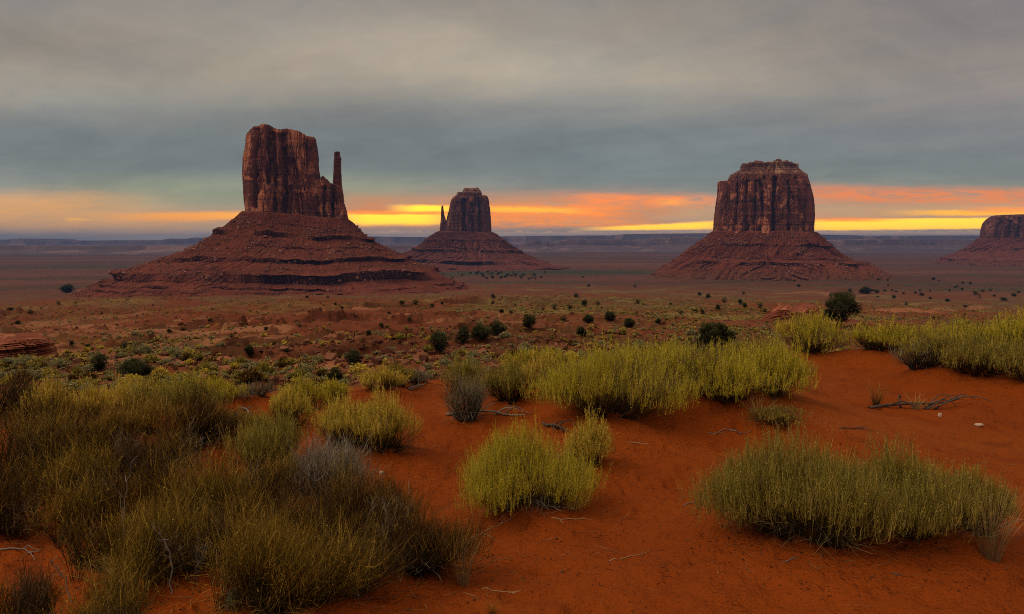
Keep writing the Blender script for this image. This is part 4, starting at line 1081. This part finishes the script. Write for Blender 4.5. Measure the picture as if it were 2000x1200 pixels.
for i, (nm, kd, u0, u1, vb, vt, lab, stm, twg, dn, dp) in enumerate(BUSHES):
    bush(nm, kd, u0, u1, vb, vt, lab, 500 + i, None, stm, twg, dn, dp, droop=0.8 if kd == 'brown' else 0.25, cat='shrub' if 'shrub' in nm else 'bush')

build_ground()

TUFTS = [
 (1935, 1092, 150, 935, "tall straw grass tuft at the right end of the big olive clump", 'straw', 130),
 (1712, 792, 60, 748, "small green brown sprig left of the fallen branch", 'olive', 60),
 (1790, 800, 70, 768, "small dry grass sprig behind the fallen branch", 'straw', 60),
 (905, 1142, 90, 1040, "pale dry grass fan at the right end of the low dark shrub", 'straw', 70),
 (962, 1203, 50, 1172, "small green grass tuft at the bottom edge", 'olive', 40),
 (1480, 822, 90, 770, "pale bleached grass tuft between the long clump and the low brownish shrub", 'straw', 60),
 (255, 858, 90, 768, "golden grass stalks in front of the pale straw topped bush", 'gold', 60),
 (185, 905, 60, 795, "thin golden stalks among the dark left shrubs", 'gold', 30),
 (430, 1188, 130, 1010, "golden stalks rising over the little cactus", 'gold', 36),
 (345, 1080, 110, 900, "gold stalks in the middle of the dark thicket", 'gold', 34),
 (660, 1010, 90, 880, "gold leafy stalks in front of the grey twiggy bush", 'gold', 40),
 (770, 1095, 110, 960, "fine pale stalks above the low dark shrub", 'pale', 26),
 (545, 1130, 130, 985, "thin gold stalks left of the grey stemmed dark shrub", 'gold', 34),
 (90, 985, 110, 830, "thin brown gold stalks at the left edge", 'gold', 34),
]
for i, (u, vb, w_, vt, lab, kd, n_) in enumerate(TUFTS):
    tuft("grass_tuft", u, vb, w_, vt, lab, 900 + i, kd, n_)

_r = np.random.default_rng(777)
for i in range(46):
    u_ = _r.uniform(20, 820); vb_ = _r.uniform(900, 1200)
    if u_ > 420 and vb_ < 1000: u_ -= 250
    h_ = _r.uniform(70, 150) * (vb_ / 1050); w_ = _r.uniform(60, 140); kd = ('gold', 'gold', 'pale', 'straw')[int(_r.integers(0, 4))]
    word = {'gold': 'golden', 'pale': 'pale dead', 'straw': 'straw coloured'}[kd]
    tuft("grass_tuft", u_, vb_, w_, vb_ - h_, "thin " + word + " grass stalks poking up through the dark lower left thicket", 3000 + i, kd, int(_r.integers(10, 30)), group=word + " stalks in the lower left thicket", lean=float(_r.normal() * 0.15))

# ---- woody skeletons (dead trees, twigs, branches)
def tube(path, radii, sides=5):
    path = np.asarray(path, float); n = len(path)
    tan = np.gradient(path, axis=0); tan /= np.linalg.norm(tan, axis=1, keepdims=True) + 1e-9
    ref = np.where(np.abs(tan[:, 2:3]) < 0.9, np.array([[0, 0, 1.0]]), np.array([[1.0, 0, 0]]))
    a = np.cross(tan, ref); a /= np.linalg.norm(a, axis=1, keepdims=True) + 1e-9
    b = np.cross(tan, a)
    th = np.linspace(0, 2 * np.pi, sides + 1)[:-1]
    V = path[:, None] + (np.cos(th)[None, :, None] * a[:, None] + np.sin(th)[None, :, None] * b[:, None]) * np.asarray(radii)[:, None, None]
    return V.reshape(-1, 3), grid_quads(n, sides, wrap=True)
class Tubes:
    def __init__(self): self.v = []; self.q = []; self.n = 0
    def add(self, path, radii, sides=5):
        v, q = tube(path, radii, sides); self.v.append(v); self.q.append(q + self.n); self.n += len(v)
    def mesh(self, name, mat):
        return mesh_from(name, np.concatenate(self.v), np.concatenate(self.q), None, [mat], True)
def limb(tb, p, d, L, r, rng, depth, ends=None, wig=0.25, split=(2, 3), up=0.15):
    n = 6
    pts = [np.array(p, float)]; d = np.array(d, float); d /= np.linalg.norm(d)
    for i in range(n):
        d = d + rng.normal(size=3) * wig * 0.5 + np.array([0, 0, up * 0.3]); d /= np.linalg.norm(d)
        pts.append(pts[-1] + d * L / n)
    tb.add(pts, np.linspace(r, r * 0.45, n + 1))
    if ends is not None: ends.append(pts[-1]); ends.append(pts[3])
    if depth > 0:
        for _ in range(rng.integers(split[0], split[1] + 1)):
            k = rng.integers(2, n + 1)
            nd = d + rng.normal(size=3) * 0.75
            limb(tb, pts[k], nd, L * rng.uniform(0.5, 0.75), r * 0.5, rng, depth - 1, ends, wig, split, up)

def juniper_parts(W, H, px, seed, nb=1.0):
    """trunk + limbs, crown of many small sprays; metres"""
    rng = np.random.default_rng(seed)
    tb = Tubes(); ends = []
    for k in range(3):
        an = rng.uniform(0, 6.28)
        limb(tb, (rng.normal() * W * 0.05, rng.normal() * W * 0.05, -0.05), (math.cos(an) * 0.6, math.sin(an) * 0.6, 1), H * 0.6, max(0.02, W * 0.035), rng, 1, ends)
    g = Geo()
    nc = int(46 * nb)
    an = rng.uniform(0, 6.28, nc); rr = rng.uniform(0, 1, nc) ** 0.6
    hh = rng.uniform(0.12, 0.92, nc)
    rad = np.sin(np.clip(hh, 0.08, 0.97) * np.pi) ** 0.55
    out = rng.uniform(0.75, 1.28, nc)
    C = np.column_stack([np.cos(an) * rr * rad * W * 0.37 * out, np.sin(an) * rr * rad * W * 0.37 * out, hh * H * rng.uniform(0.85, 1.12, nc)])
    cr = W * rng.uniform(0.07, 0.21, nc)
    m = int(np.clip((W / px) ** 2 * 6.0, 1600, 14000) * nb / nc) + 4
    k = np.repeat(np.arange(nc), m)
    dirs = rng.normal(size=(len(k), 3)); dirs /= np.linalg.norm(dirs, axis=1, keepdims=True)
    P = C[k] + dirs * (cr[k] * rng.uniform(0.3, 1.0, len(k)))[:, None] * np.array([1, 1, 0.8])
    P[:, 2] = np.maximum(P[:, 2], 0.03 * H)
    L = max(0.05, px * 1.6)
    g.leaves(P, dirs + np.array([0, 0, 0.7]), L * rng.uniform(0.6, 1.6, len(k)), L * 0.45 * rng.uniform(0.6, 1.3, len(k)), np.clip(P[:, 2] / H, 0.1, 1), rng)
    return tb, g

def place_px(u, vb):
    hx, hy = hit(u, vb)
    return hx, hy, ground(hx, hy)

JUN = [
 (1640, 634, 80, 62, "big round dark juniper on the right behind the dune crest"),
 (1396, 694, 74, 54, "dark juniper poking up behind the long green clump"),
 (858, 692, 48, 40, "round dark juniper left of the dead sapling on the middle slope"),
 (905, 674, 30, 34, "tall narrow juniper just right of the round one on the middle slope"),
 (938, 668, 48, 24, "low spreading juniper in the row on the middle slope"),
 (970, 656, 36, 28, "juniper at the upper right end of the middle slope row"),
 (1033, 646, 32, 22, "separate round juniper right of the middle slope row"),
 (195, 724, 36, 30, "round dark juniper above the left crest"),
 (262, 738, 72, 30, "wide flat dark juniper beside the round one above the left crest"),
 (690, 714, 40, 28, "ragged juniper on the scrubby slope left of the middle"),
 (655, 744, 36, 26, "juniper just above the left bushes, below the ragged one"),
 (487, 699, 20, 17, "small round juniper by the pale wash"),
 (1192, 627, 26, 16, "round juniper in the middle of the valley floor"),
 (1228, 641, 26, 16, "dim juniper just below the round one in the valley"),
 (1136, 662, 20, 14, "small juniper above the long green clump"),
 (131, 572, 22, 14, "juniper on the grassy knoll at the left"),
 (1150, 631, 22, 13, "flat juniper left of the round valley one"),
 (1690, 574, 24, 11, "wide juniper by the bare orange patch at the right"),
]
for i, (u, vb, w_, h_, lab) in enumerate(JUN):
    x, y, z = place_px(u, vb)
    W = w_ / F * y; H = h_ / F * y
    o = thing("juniper_tree", lab, "juniper", (x, y, z), "junipers scattered over the valley")
    tb, g = juniper_parts(W, H, px_at(y), 1200 + i)
    obj("trunk", tb.mesh("trunk", M['bark']), o)
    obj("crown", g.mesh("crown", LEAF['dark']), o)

# little far junipers: one crown mesh reused
far_pts = [(963, 584, 12, 9), (785, 596, 14, 7), (812, 594, 18, 7), (844, 603, 11, 7), (864, 598, 7, 6), (1083, 608, 14, 9), (1114, 605, 14, 8), (1142, 598, 14, 10), (1168, 597, 11, 6), (1245, 596, 11, 8),
           (1383, 583, 12, 8), (1414, 592, 13, 9), (1446, 595, 13, 10), (1454, 602, 12, 9), (1484, 602, 14, 9), (1372, 614, 12, 9), (1402, 606, 12, 9), (1330, 614, 14, 7), (1357, 611, 18, 6), (1286, 632, 16, 9), (1494, 612, 10, 7),
           (1125, 580, 14, 6), (980, 613, 11, 7), (998, 615, 12, 6), (963, 595, 9, 7), (1062, 607, 9, 4), (1100, 627, 18, 8), (1310, 597, 8, 5), (1366, 578, 10, 6), (1452, 576, 9, 6), (1660, 571, 10, 7), (1712, 573, 12, 6),
           (60, 614, 16, 7), (20, 607, 18, 6), (35, 634, 14, 7), (115, 596, 10, 6), (140, 678, 12, 10), (172, 682, 14, 9), (245, 682, 18, 12), (290, 694, 12, 8), (600, 586, 9, 5), (640, 583, 8, 5), (668, 605, 9, 6), (655, 597, 8, 5),
           (1745, 583, 12, 6), (1800, 578, 14, 6), (1850, 590, 12, 6), (1905, 576, 14, 6), (1960, 588, 18, 7), (1980, 579, 12, 5), (1770, 597, 10, 6), (1885, 601, 12, 5), (1560, 561, 9, 5), (1240, 562, 8, 5), (1150, 560, 9, 5),
           (520, 648, 11, 7), (585, 640, 10, 6), (410, 630, 10, 6), (330, 650, 11, 6), (452, 668, 12, 7), (745, 640, 14, 9), (720, 655, 12, 8), (800, 630, 12, 7), (760, 616, 11, 6), (560, 690, 12, 8), (600, 715, 13, 9), (380, 700, 12, 7)]
_r = np.random.default_rng(4321)
far_pts += [(float(_r.normal(965, 62)), float(_r.uniform(532, 547)), float(_r.uniform(5, 9)), float(_r.uniform(2.5, 4.5))) for _ in range(46)]
far_pts += [(float(_r.uniform(1700, 2000)), float(_r.uniform(545, 585)), float(_r.uniform(5, 10)), float(_r.uniform(2.5, 5))) for _ in range(30)]
far_me = [juniper_parts(2.0, 1.5, 0.16, 1300 + q, (0.35, 0.6, 0.25)[q])[1].mesh("crown", LEAF['dark']) for q in range(3)]
first = [None] * 3
for i, (u, vb, w_, h_) in enumerate(far_pts):
    x, y, z = place_px(u, vb)
    if first[i % 3] is None:
        first[i % 3] = obj("juniper_bush", far_me[i % 3]); o = first[i % 3]
    else:
        o = first[i % 3].copy(); COL.objects.link(o)
    o.location = (x, y, z); o.rotation_euler = (0, 0, i * 1.7)
    o.scale = (w_ / F * y / 2.0, w_ / F * y / 2.0, h_ / F * y / 1.5)
    tag(o, "tiny dark juniper dot on the wide valley floor", "juniper", "tiny junipers dotting the valley floor")

# dead saplings and branches
DEAD = [(1006, 692, 34, 40, "bare dead sapling on the middle slope"), (1356, 682, 30, 46, "bare dead tree left of the juniper behind the long clump"), (886, 704, 30, 30, "leafless grey shrub at the foot of the round juniper"), (235, 745, 40, 22, "leafless twisted snag below the left ledge")]
for i, (u, vb, w_, h_, lab) in enumerate(DEAD):
    x, y, z = place_px(u, vb); H = h_ / F * y
    rng = np.random.default_rng(1400 + i); tb = Tubes()
    for k in range(2 + i % 2):
        an = rng.uniform(0, 6.28)
        limb(tb, (0, 0, -0.03), (math.cos(an) * 0.5, math.sin(an) * 0.5, 1), H * 0.62, max(0.03, px_at(y) * 0.5), rng, 2, None, 0.35)
    o = obj("dead_tree", tb.mesh("dead_tree", M['bark'])); o.location = (x, y, z)
    tag(o, lab, "dead tree", "dead trees on the slope")

def ground_branch(name, u0, v0, u1, v1, r, lab, seed, forks=2, mat='wood', lift=0.3, cat='twig', wig=0.02):
    x0, y0 = hit(u0, v0); x1, y1 = hit(u1, v1)
    rng = np.random.default_rng(seed); tb = Tubes()
    def strand(p, q, rad, lf):
        n = 9; k = np.linspace(0, 1, n)
        L = math.hypot(q[0] - p[0], q[1] - p[1])
        xs = p[0] + (q[0] - p[0]) * k + np.cumsum(rng.normal(size=n)) * L * wig; ys = p[1] + (q[1] - p[1]) * k + np.cumsum(rng.normal(size=n)) * L * wig
        zs = terrain(xs, ys) + rad * 0.6 + lf * L * np.abs(np.sin(k * rng.uniform(2, 4)))
        tb.add(np.column_stack([xs, ys, zs]), np.linspace(rad, rad * 0.4, n)); return xs, ys
    xs, ys = strand((x0, y0), (x1, y1), r, lift * 0.2)
    for _ in range(forks):
        k = rng.integers(1, 7); L = math.hypot(x1 - x0, y1 - y0) * rng.uniform(0.2, 0.45); an = math.atan2(y1 - y0, x1 - x0) + rng.normal() * 0.7
        strand((xs[k], ys[k]), (xs[k] + math.cos(an) * L, ys[k] + math.sin(an) * L), r * 0.6, lift)
    return tag(obj(name, tb.mesh(name, M[mat])), lab, cat, None)
M['straw_twig'] = mat_simple("straw_twig", (0.34, 0.20, 0.09, 1), (0.46, 0.30, 0.15, 1), 30.0)
BR = [
 ("dead_branch", 1692, 796, 1862, 788, 0.016, "dark forked dead branch lying on the sand at the right", 9, 'bark', 0.25),
 ("dead_branch", 870, 812, 1015, 818, 0.014, "grey dead branch under the brown green round bush", 5, 'wood', 0.25),
 ("dead_branch", 1060, 832, 1110, 850, 0.014, "dark dead branch at the left foot of the long green clump", 5, 'bark', 0.3),
 ("dead_branch", 470, 800, 500, 818, 0.012, "pale branch under the flattened grey shrub", 4, 'wood', 0.35),
 ("dead_branch", 795, 760, 830, 752, 0.012, "short pale branch by the tiny grey mound bush", 3, 'wood', 0.4),
 ("fallen_twig", 1192, 1098, 1262, 1076, 0.0028, "straight straw coloured twig on the open sand", 0, 'straw_twig', 0.02),
 ("fallen_twig", 1075, 1012, 1150, 1020, 0.0035, "straw twig lying at the right foot of the lone bright bush", 2, 'straw_twig', 0.06),
 ("fallen_twig", 915, 1052, 1000, 1020, 0.003, "thin twig left in front of the lone bright bush", 3, 'straw_twig', 0.05),
 ("fallen_twig", 940, 1152, 1010, 1158, 0.003, "straw stem lying right of the low dark shrub", 2, 'straw_twig', 0.05),
 ("fallen_twig", 0, 1075, 75, 1085, 0.005, "crooked grey twig in the sand corner at the left", 3, 'wood', 0.15),
 ("fallen_twig", 1525, 1100, 1560, 1090, 0.003, "little curled twig in front of the big olive clump", 2, 'wood', 0.1),
 ("fallen_twig", 1640, 1062, 1705, 1078, 0.003, "twig with dry leaves poking out from the big olive clump", 4, 'straw_twig', 0.1),
 ("fallen_twig", 1225, 866, 1270, 870, 0.004, "thin twig on sand below the middle of the long clump", 1, 'straw_twig', 0.05),
 ("fallen_twig", 1380, 845, 1470, 840, 0.004, "long twig left of the low brownish shrub", 3, 'wood', 0.08),
 ("fallen_twig", 1335, 990, 1355, 978, 0.003, "short curved twig on the sand slope", 1, 'wood', 0.05),
 ("fallen_twig", 1740, 1122, 1765, 1128, 0.004, "short dark twig on sand below the big olive clump", 1, 'bark', 0.05),
 ("fallen_twig", 1640, 840, 1690, 835, 0.005, "dark twig on sand below the fallen branch", 2, 'bark', 0.06),
 ("fallen_twig", 700, 985, 780, 990, 0.003, "twig on the sand path right of the grey twiggy bush", 2, 'wood', 0.06),
]
for i, (nm, u0, v0, u1, v1, r, lab, fk, mt, lf) in enumerate(BR):
    ground_branch(nm, u0, v0, u1, v1, r, lab, 1500 + i, fk, mt, lf, 'branch' if nm == 'dead_branch' else 'twig')

# standing bare stalks in the lower left
STALK = [
 (248, 1102, 272, 885, 0.0035, "single bent pale stalk arching over the dark thicket"),
 (330, 1165, 302, 1020, 0.0040, "grey stalk with side buds in the lower left thicket"),
 (215, 1215, 212, 1080, 0.0035, "thin upright pale stalk near the bottom left"),
 (92, 1215, 70, 1150, 0.0045, "thick pale stub of a stalk at the bottom left"),
 (140, 1180, 105, 1090, 0.0035, "forked pale twig standing in the left sand corner"),
 (427, 1190, 415, 1070, 0.0035, "golden forked stalk beside the little cactus"),
 (700, 1000, 650, 885, 0.0030, "slanting pale stem in the grey twiggy bush"),
 (690, 1080, 735, 965, 0.0030, "thin grey stem leaning right over the dark shrub"),
]
for i, (u0, v0, u1, v1, r, lab) in enumerate(STALK):
    x, y, z = place_px(u0, v0)
    tx, tz = at(u1, v1, y)
    rng = np.random.default_rng(1600 + i); tb = Tubes()
    n = 12; k = np.linspace(0, 1, n)
    bend = 0.06 * np.sin(k * 3.0) * (1 if i % 2 else -1)
    P = np.column_stack([x + (tx - x) * k ** (2.2 if i == 0 else 1.2) + bend * (tz - z), y + 0.03 * np.sin(k * 4), z - 0.02 + (tz - z + 0.02) * k ** 0.9]) + rng.normal(size=(n, 3)) * 0.004
    tb.add(P, np.linspace(r, r * 0.35, n))
    for _ in range(7 if i in (1, 4, 5) else 3):
        q = rng.integers(4, n - 1); dd = np.array([rng.normal(), rng.normal() * 0.5, abs(rng.normal()) + 0.3]); dd /= np.linalg.norm(dd)
        L = (tz - z) * rng.uniform(0.08, 0.28)
        tb.add([P[q], P[q] + dd * L * 0.5 + rng.normal(size=3) * 0.006, P[q] + dd * L], [r * 0.6, r * 0.45, r * 0.25])
    tag(obj("bare_stalk", tb.mesh("bare_stalk", M['wood'] if i != 5 else M['straw_twig'])), lab, "stalk")

# two little cacti
mc, tcn, bc = new_mat("cactus_skin", 0.6, 0.3)
tcn.l.new(tcn.mix(tcn.noise(pos(tcn), 60.0, 3), (0.030, 0.036, 0.012, 1), (0.075, 0.078, 0.026, 1)), bc.inputs['Base Color'])
for i, (u, vb, wpx, hpx, lab) in enumerate([(376, 1112, 21, 27, "small round spiny cactus inside the dark thicket, the upper of the two"), (456, 1190, 27, 36, "small spiny cactus at the bottom edge beneath the golden stalks")]):
    x, y, z = place_px(u, vb)
    R = wpx / F * y / 2; Hc = hpx / F * y
    th = np.linspace(0, 2 * np.pi, 53)[:-1]; ph = np.linspace(-0.5, 0.5, 22) * np.pi
    rib = 1 + 0.09 * np.cos(th * 13)
    V = np.stack([np.cos(ph)[:, None] * (R * rib * np.cos(th))[None], np.cos(ph)[:, None] * (R * rib * np.sin(th))[None], np.broadcast_to((np.sin(ph)[:, None] * 0.5 + 0.48) * Hc, (22, 52))], -1)
    o = thing("cactus", lab, "cactus", (x, y, z), "little cacti in the thicket")
    obj("body", mesh_from("body", V.reshape(-1, 3), grid_quads(22, 52, wrap=True), None, [mc], True), o)
    rng = np.random.default_rng(1700 + i); g = Geo()
    ii = rng.integers(3, 21, 420); jj = (rng.integers(0, 13, 420) * 4) % 52
    P = V[ii, jj]; nn = np.column_stack([P[:, :2], (P[:, 2] - Hc * 0.48)]) ; nn /= np.linalg.norm(nn, axis=1, keepdims=True) + 1e-9
    nn = nn + rng.normal(size=nn.shape) * 0.45
    g.blades(P, P + nn * R * 0.15, P + nn * R * 0.34, 0.0018, 1, rng)
    obj("spines", g.mesh("spines", STEM['pale']), o)

# stones lying on the sand
ST = [(745, 926, 9, 8, "rounded tan stone on the sand path"), (1911, 832, 16, 6, "white flat chip of stone on the sand at the right"), (1836, 815, 8, 9, "small pale stone below the fallen branch"), (1098, 1118, 7, 5, "tiny dark pebble on the open sand")]
for i, (u, vb, w_, h_, lab) in enumerate(ST):
    x, y, z = place_px(u, vb); R = w_ / F * y / 2
    rng = np.random.default_rng(1800 + i)
    th = np.linspace(0, 2 * np.pi, 15)[:-1]; ph = np.linspace(-0.5, 0.5, 9) * np.pi
    V = np.stack([np.cos(ph)[:, None] * np.cos(th) * R, np.cos(ph)[:, None] * np.sin(th) * R * 0.8, np.broadcast_to(np.sin(ph)[:, None] * h_ / F * y * 0.6, (9, 14))], -1)
    V = V * (1 + 0.25 * fbm(V[..., 0] / R + i * 5, V[..., 1] / R, V[..., 2] / R, octv=2, seed=i))[..., None]
    o = obj("stone", mesh_from("stone", V.reshape(-1, 3), grid_quads(9, 14, wrap=True), None, [M['chip'] if i < 3 else M['bark']], False)); o.location = (x, y, z + h_ / F * y * 0.25)
    tag(o, lab, "stone", "loose stones on the sand")

# crumbs of dry stems, droppings and grit on the sand
def litter():
    rng = np.random.default_rng(1900)
    n = 12000
    d = np.exp(rng.uniform(math.log(3.0), math.log(11.5), n)); az = np.radians(rng.uniform(-34, 35, n))
    x = d * np.sin(az); y = d * np.cos(az)
    den = sstep(fbm(x / 0.8, y / 0.8, octv=3, seed=91), -0.1, 0.5) * 0.5
    for (bx, by, ra, rb) in PLANTS:
        rr = np.hypot((x - bx) / (ra + 0.22), (y - by) / (rb + 0.22)); den = np.maximum(den, 0.95 * np.exp(-np.maximum(rr - 0.8, 0) ** 2 / 0.05))
    k = rng.uniform(0, 1, n) < den
    x, y = x[k], y[k]; z = terrain(x, y); m = len(x)
    big = rng.uniform(0, 1, m) < 0.3
    g = Geo()
    P = np.column_stack([x, y, z + 0.004])[big]; nb_ = len(P)
    an = rng.uniform(0, 6.28, nb_); L = rng.uniform(0.03, 0.15, nb_)
    e = np.column_stack([np.cos(an) * L, np.sin(an) * L, rng.uniform(0, 0.012, nb_)])
    g.blades(P, P + e * 0.5 + rng.normal(size=P.shape) * np.array([0.008, 0.008, 0.002]), P + e, 0.0042, 3, rng)
    o = obj("litter", g.mesh("litter", STEM['litter'])); tag(o, kind='stuff')
    Q = np.column_stack([x, y, z + 0.001])[~big]
    o = obj("grit", rocks_mesh("grit", Q, 0.0022 * (1 - rng.uniform(0, 0.97, len(Q))) ** -0.35, rng, M['grit'])); tag(o, kind='stuff')
litter()

# ------------------------------------------------------------------ valley scrub
def scrub():
    rng = np.random.default_rng(2000)
    kinds = ['sage', 'yellow', 'olive', 'brown']
    # a tuft of blades per kind, unit size (1 m wide, 1 m tall)
    def unit(seed, n, nseg=2):
        r = np.random.default_rng(seed); g = Geo()
        th = r.uniform(0, 6.28, n); q = np.sqrt(r.uniform(0, 1, n))
        P0 = np.column_stack([np.cos(th) * q * 0.22, np.sin(th) * q * 0.22, np.zeros(n) - 0.05])
        hh = (1 - 0.6 * q ** 2) * r.uniform(0.6, 1.05, n)
        P2 = np.column_stack([np.cos(th) * q * 0.5, np.sin(th) * q * 0.5, hh])
        P1 = np.column_stack([P2[:, :2] * 0.85, hh * 0.5])
        g.blades(P0, P1, P2, 0.055 if n > 60 else 0.14, nseg, r, 0.0, 1.0, 0.4)
        dd = r.normal(size=(n, 3)); dd[:, 2] = np.abs(dd[:, 2])
        g.leaves(P2 * r.uniform(0.5, 1, (n, 1)), dd, 0.2 if n > 60 else 0.3, 0.09 if n > 60 else 0.16, 0.8, r)
        return g
    lo_n = 15
    hi = {k: [unit(2100 + 10 * i + j, 150, 3) for j in range(2)] for i, k in enumerate(kinds)}
    lo = {k: [unit(2200 + 10 * i + j, lo_n, 1) for j in range(3)] for i, k in enumerate(kinds)}
    # candidates, denser near
    N = 560000
    d = np.exp(math.log(14) + (math.log(1250) - math.log(14)) * rng.uniform(0, 1, N) ** 0.75); azd = rng.uniform(-35, 35, N); az = np.radians(azd)
    x = d * np.sin(az); y = d * np.cos(az)
    den = sstep(fbm(x / 45, y / 60, octv=4, seed=61), -0.45, 0.35) * 0.8 + 0.12
    den *= 0.35 + 0.65 * sstep(fbm(x / 6, y / 6, octv=2, seed=66), -0.3, 0.3)
    den *= 1 - 0.72 * sstep(azd, 1, -8) * sstep(d, 42, 75) * (1 - 0.5 * sstep(d, 220, 500))
    den *= np.where(d < 45, 1.0, 0.8) + 0.35 * sstep(d, 110, 250)
    keep = rng.uniform(0, 1, N) < den * 0.62
    x, y, d, azd = x[keep], y[keep], d[keep], azd[keep]
    z = terrain(x, y)
    W = 0.30 * (1 - rng.uniform(0, 0.97, len(x))) ** -0.36 * (0.8 + 0.4 * sstep(d, 50, 300)) * np.clip(d / 350, 1, 1.9)
    H = W * rng.uniform(0.4, 0.75, len(x))
    # in line of sight?
    u, v = project(x, y, z + H)
    vis = np.ones(len(x), bool)
    for f in np.linspace(0.1, 0.97, 22):
        vis &= (EYE + (z + H - EYE) * f) > terrain(x * f, y * f) - 0.02
    for (u0, u1, vt, vb) in BOXES:
        c, hw_ = (u0 + u1) / 2, (u1 - u0) / 2
        vis &= ~((np.abs(u - c) < hw_ * 0.75) & (v > vt + 14) & (v < vb))
    # stay off the big butte's skirt
    vis &= ~((np.abs(x + 376) < 330) & (y > 1050))
    vis &= (u > -30) & (u < 2030)
    x, y, z, d, W, H = (a[vis] for a in (x, y, z, d, W, H))
    n = len(x)
    kp = rng.choice(4, n, p=[0.44, 0.13, 0.28, 0.15])
    rot = rng.uniform(0, 6.28, n)
    order = np.argsort(-(W / d))
    top = order[:270]; rest = order[270:]
    lab = {'sage': "low grey green cushion shrub on the scrubby slope beyond the dune", 'yellow': "low straw yellow shrub on the scrubby slope beyond the dune",
           'olive': "low olive shrub on the scrubby slope beyond the dune", 'brown': "low dark brown shrub on the scrubby slope beyond the dune"}
    protos = {}
    for k in kinds:
        protos[k] = [g.mesh("small_shrub", LEAF[k]) for g in hi[k]]
    firsts = {}
    for i in top:
        k = kinds[kp[i]]; j = int(i % 2)
        if (k, j) not in firsts:
            firsts[(k, j)] = obj("small_shrub", protos[k][j]); o = firsts[(k, j)]
        else:
            o = firsts[(k, j)].copy(); COL.objects.link(o)
        o.location = (x[i], y[i], z[i]); o.rotation_euler = (0, 0, rot[i]); o.scale = (W[i], W[i], H[i])
        tag(o, lab[k], "shrub", k.replace('sage', 'grey green') + " shrubs on the scrubby slope")
    for ki, k in enumerate(kinds):
        VV, QQ, TT, off = [], [], [], 0
        for j in range(3):
            g = lo[k][j]
            bv = np.concatenate(g.v); bq = np.concatenate(g.q); bt = np.concatenate(g.t)
            sel = np.array([i for i in rest if kp[i] == ki and i % 3 == j], int)
            if len(sel) == 0: continue
            ca, sa = np.cos(rot[sel])[:, None], np.sin(rot[sel])[:, None]
            X = (bv[None, :, 0] * ca - bv[None, :, 1] * sa) * W[sel][:, None] + x[sel][:, None]
            Y = (bv[None, :, 0] * sa + bv[None, :, 1] * ca) * W[sel][:, None] + y[sel][:, None]
            Z = bv[None, :, 2] * H[sel][:, None] + z[sel][:, None]
            VV.append(np.stack([X, Y, Z], -1).reshape(-1, 3))
            QQ.append((bq[None] + (np.arange(len(sel)) * len(bv))[:, None, None]).reshape(-1, 4) + off)
            TT.append(np.tile(bt, len(sel))); off += len(sel) * len(bv)
        me = mesh_from("scrub", np.concatenate(VV), np.concatenate(QQ), None, [LEAF[k]], False, {'tip': np.concatenate(TT)})
        tag(obj("scrub", me), kind='stuff')
    # broken rock lying below the ledges
    N = 60000
    d = np.exp(rng.uniform(math.log(26), math.log(700), N)); a2 = np.radians(rng.uniform(-35, 35, N))
    x = d * np.sin(a2); y = d * np.cos(a2)
    k = rng.uniform(0, 1, N) < 0.04 + 0.5 * sstep(fbm(x / 20, y / 9, octv=3, seed=171), 0.1, 0.5) * (1 - 0.7 * sstep(np.degrees(a2), 3, 14))
    x, y, d = x[k], y[k], d[k]
    size = (0.05 + d * 0.00035) * (1 - rng.uniform(0, 0.98, len(x))) ** -0.4
    tag(obj("rubble", rocks_mesh("rubble", np.column_stack([x, y, terrain(x, y) + size * 0.2]), size, rng, M['rubble'])), kind='stuff')
    open('/tmp/scrub.txt', 'w').write(f"{n} {len(x)}")
scrub()

# ------------------------------------------------------------------ air
def haze():
    m = bpy.data.materials.new("haze_air"); m.use_nodes = True
    t = NT(m.node_tree)
    for nd in list(t.n):
        if nd.type != 'OUTPUT_MATERIAL': t.n.remove(nd)
    vp = t.new('ShaderNodeVolumePrincipled')
    vp.inputs['Color'].default_value = (0.13, 0.26, 0.58, 1)
    vp.inputs['Density'].default_value = HAZE_DENSITY
    vp.inputs['Anisotropy'].default_value = 0.0
    t.l.new(vp.outputs[0], t.n['Material Output'].inputs['Volume'])
    R = 22000.0; zb, zt = -106.0, 228.0
    v = [(x, y, z) for z in (zb, zt) for (x, y) in ((-R, -R), (R, -R), (R, R), (-R, R))]
    q = [(3, 2, 1, 0), (4, 5, 6, 7), (0, 1, 5, 4), (1, 2, 6, 5), (2, 3, 7, 6), (3, 0, 4, 7)]
    o = obj("haze", mesh_from("haze", v, q, None, [m], False))
    tag(o, kind='stuff')
if HAZE_DENSITY > 0:
    haze()
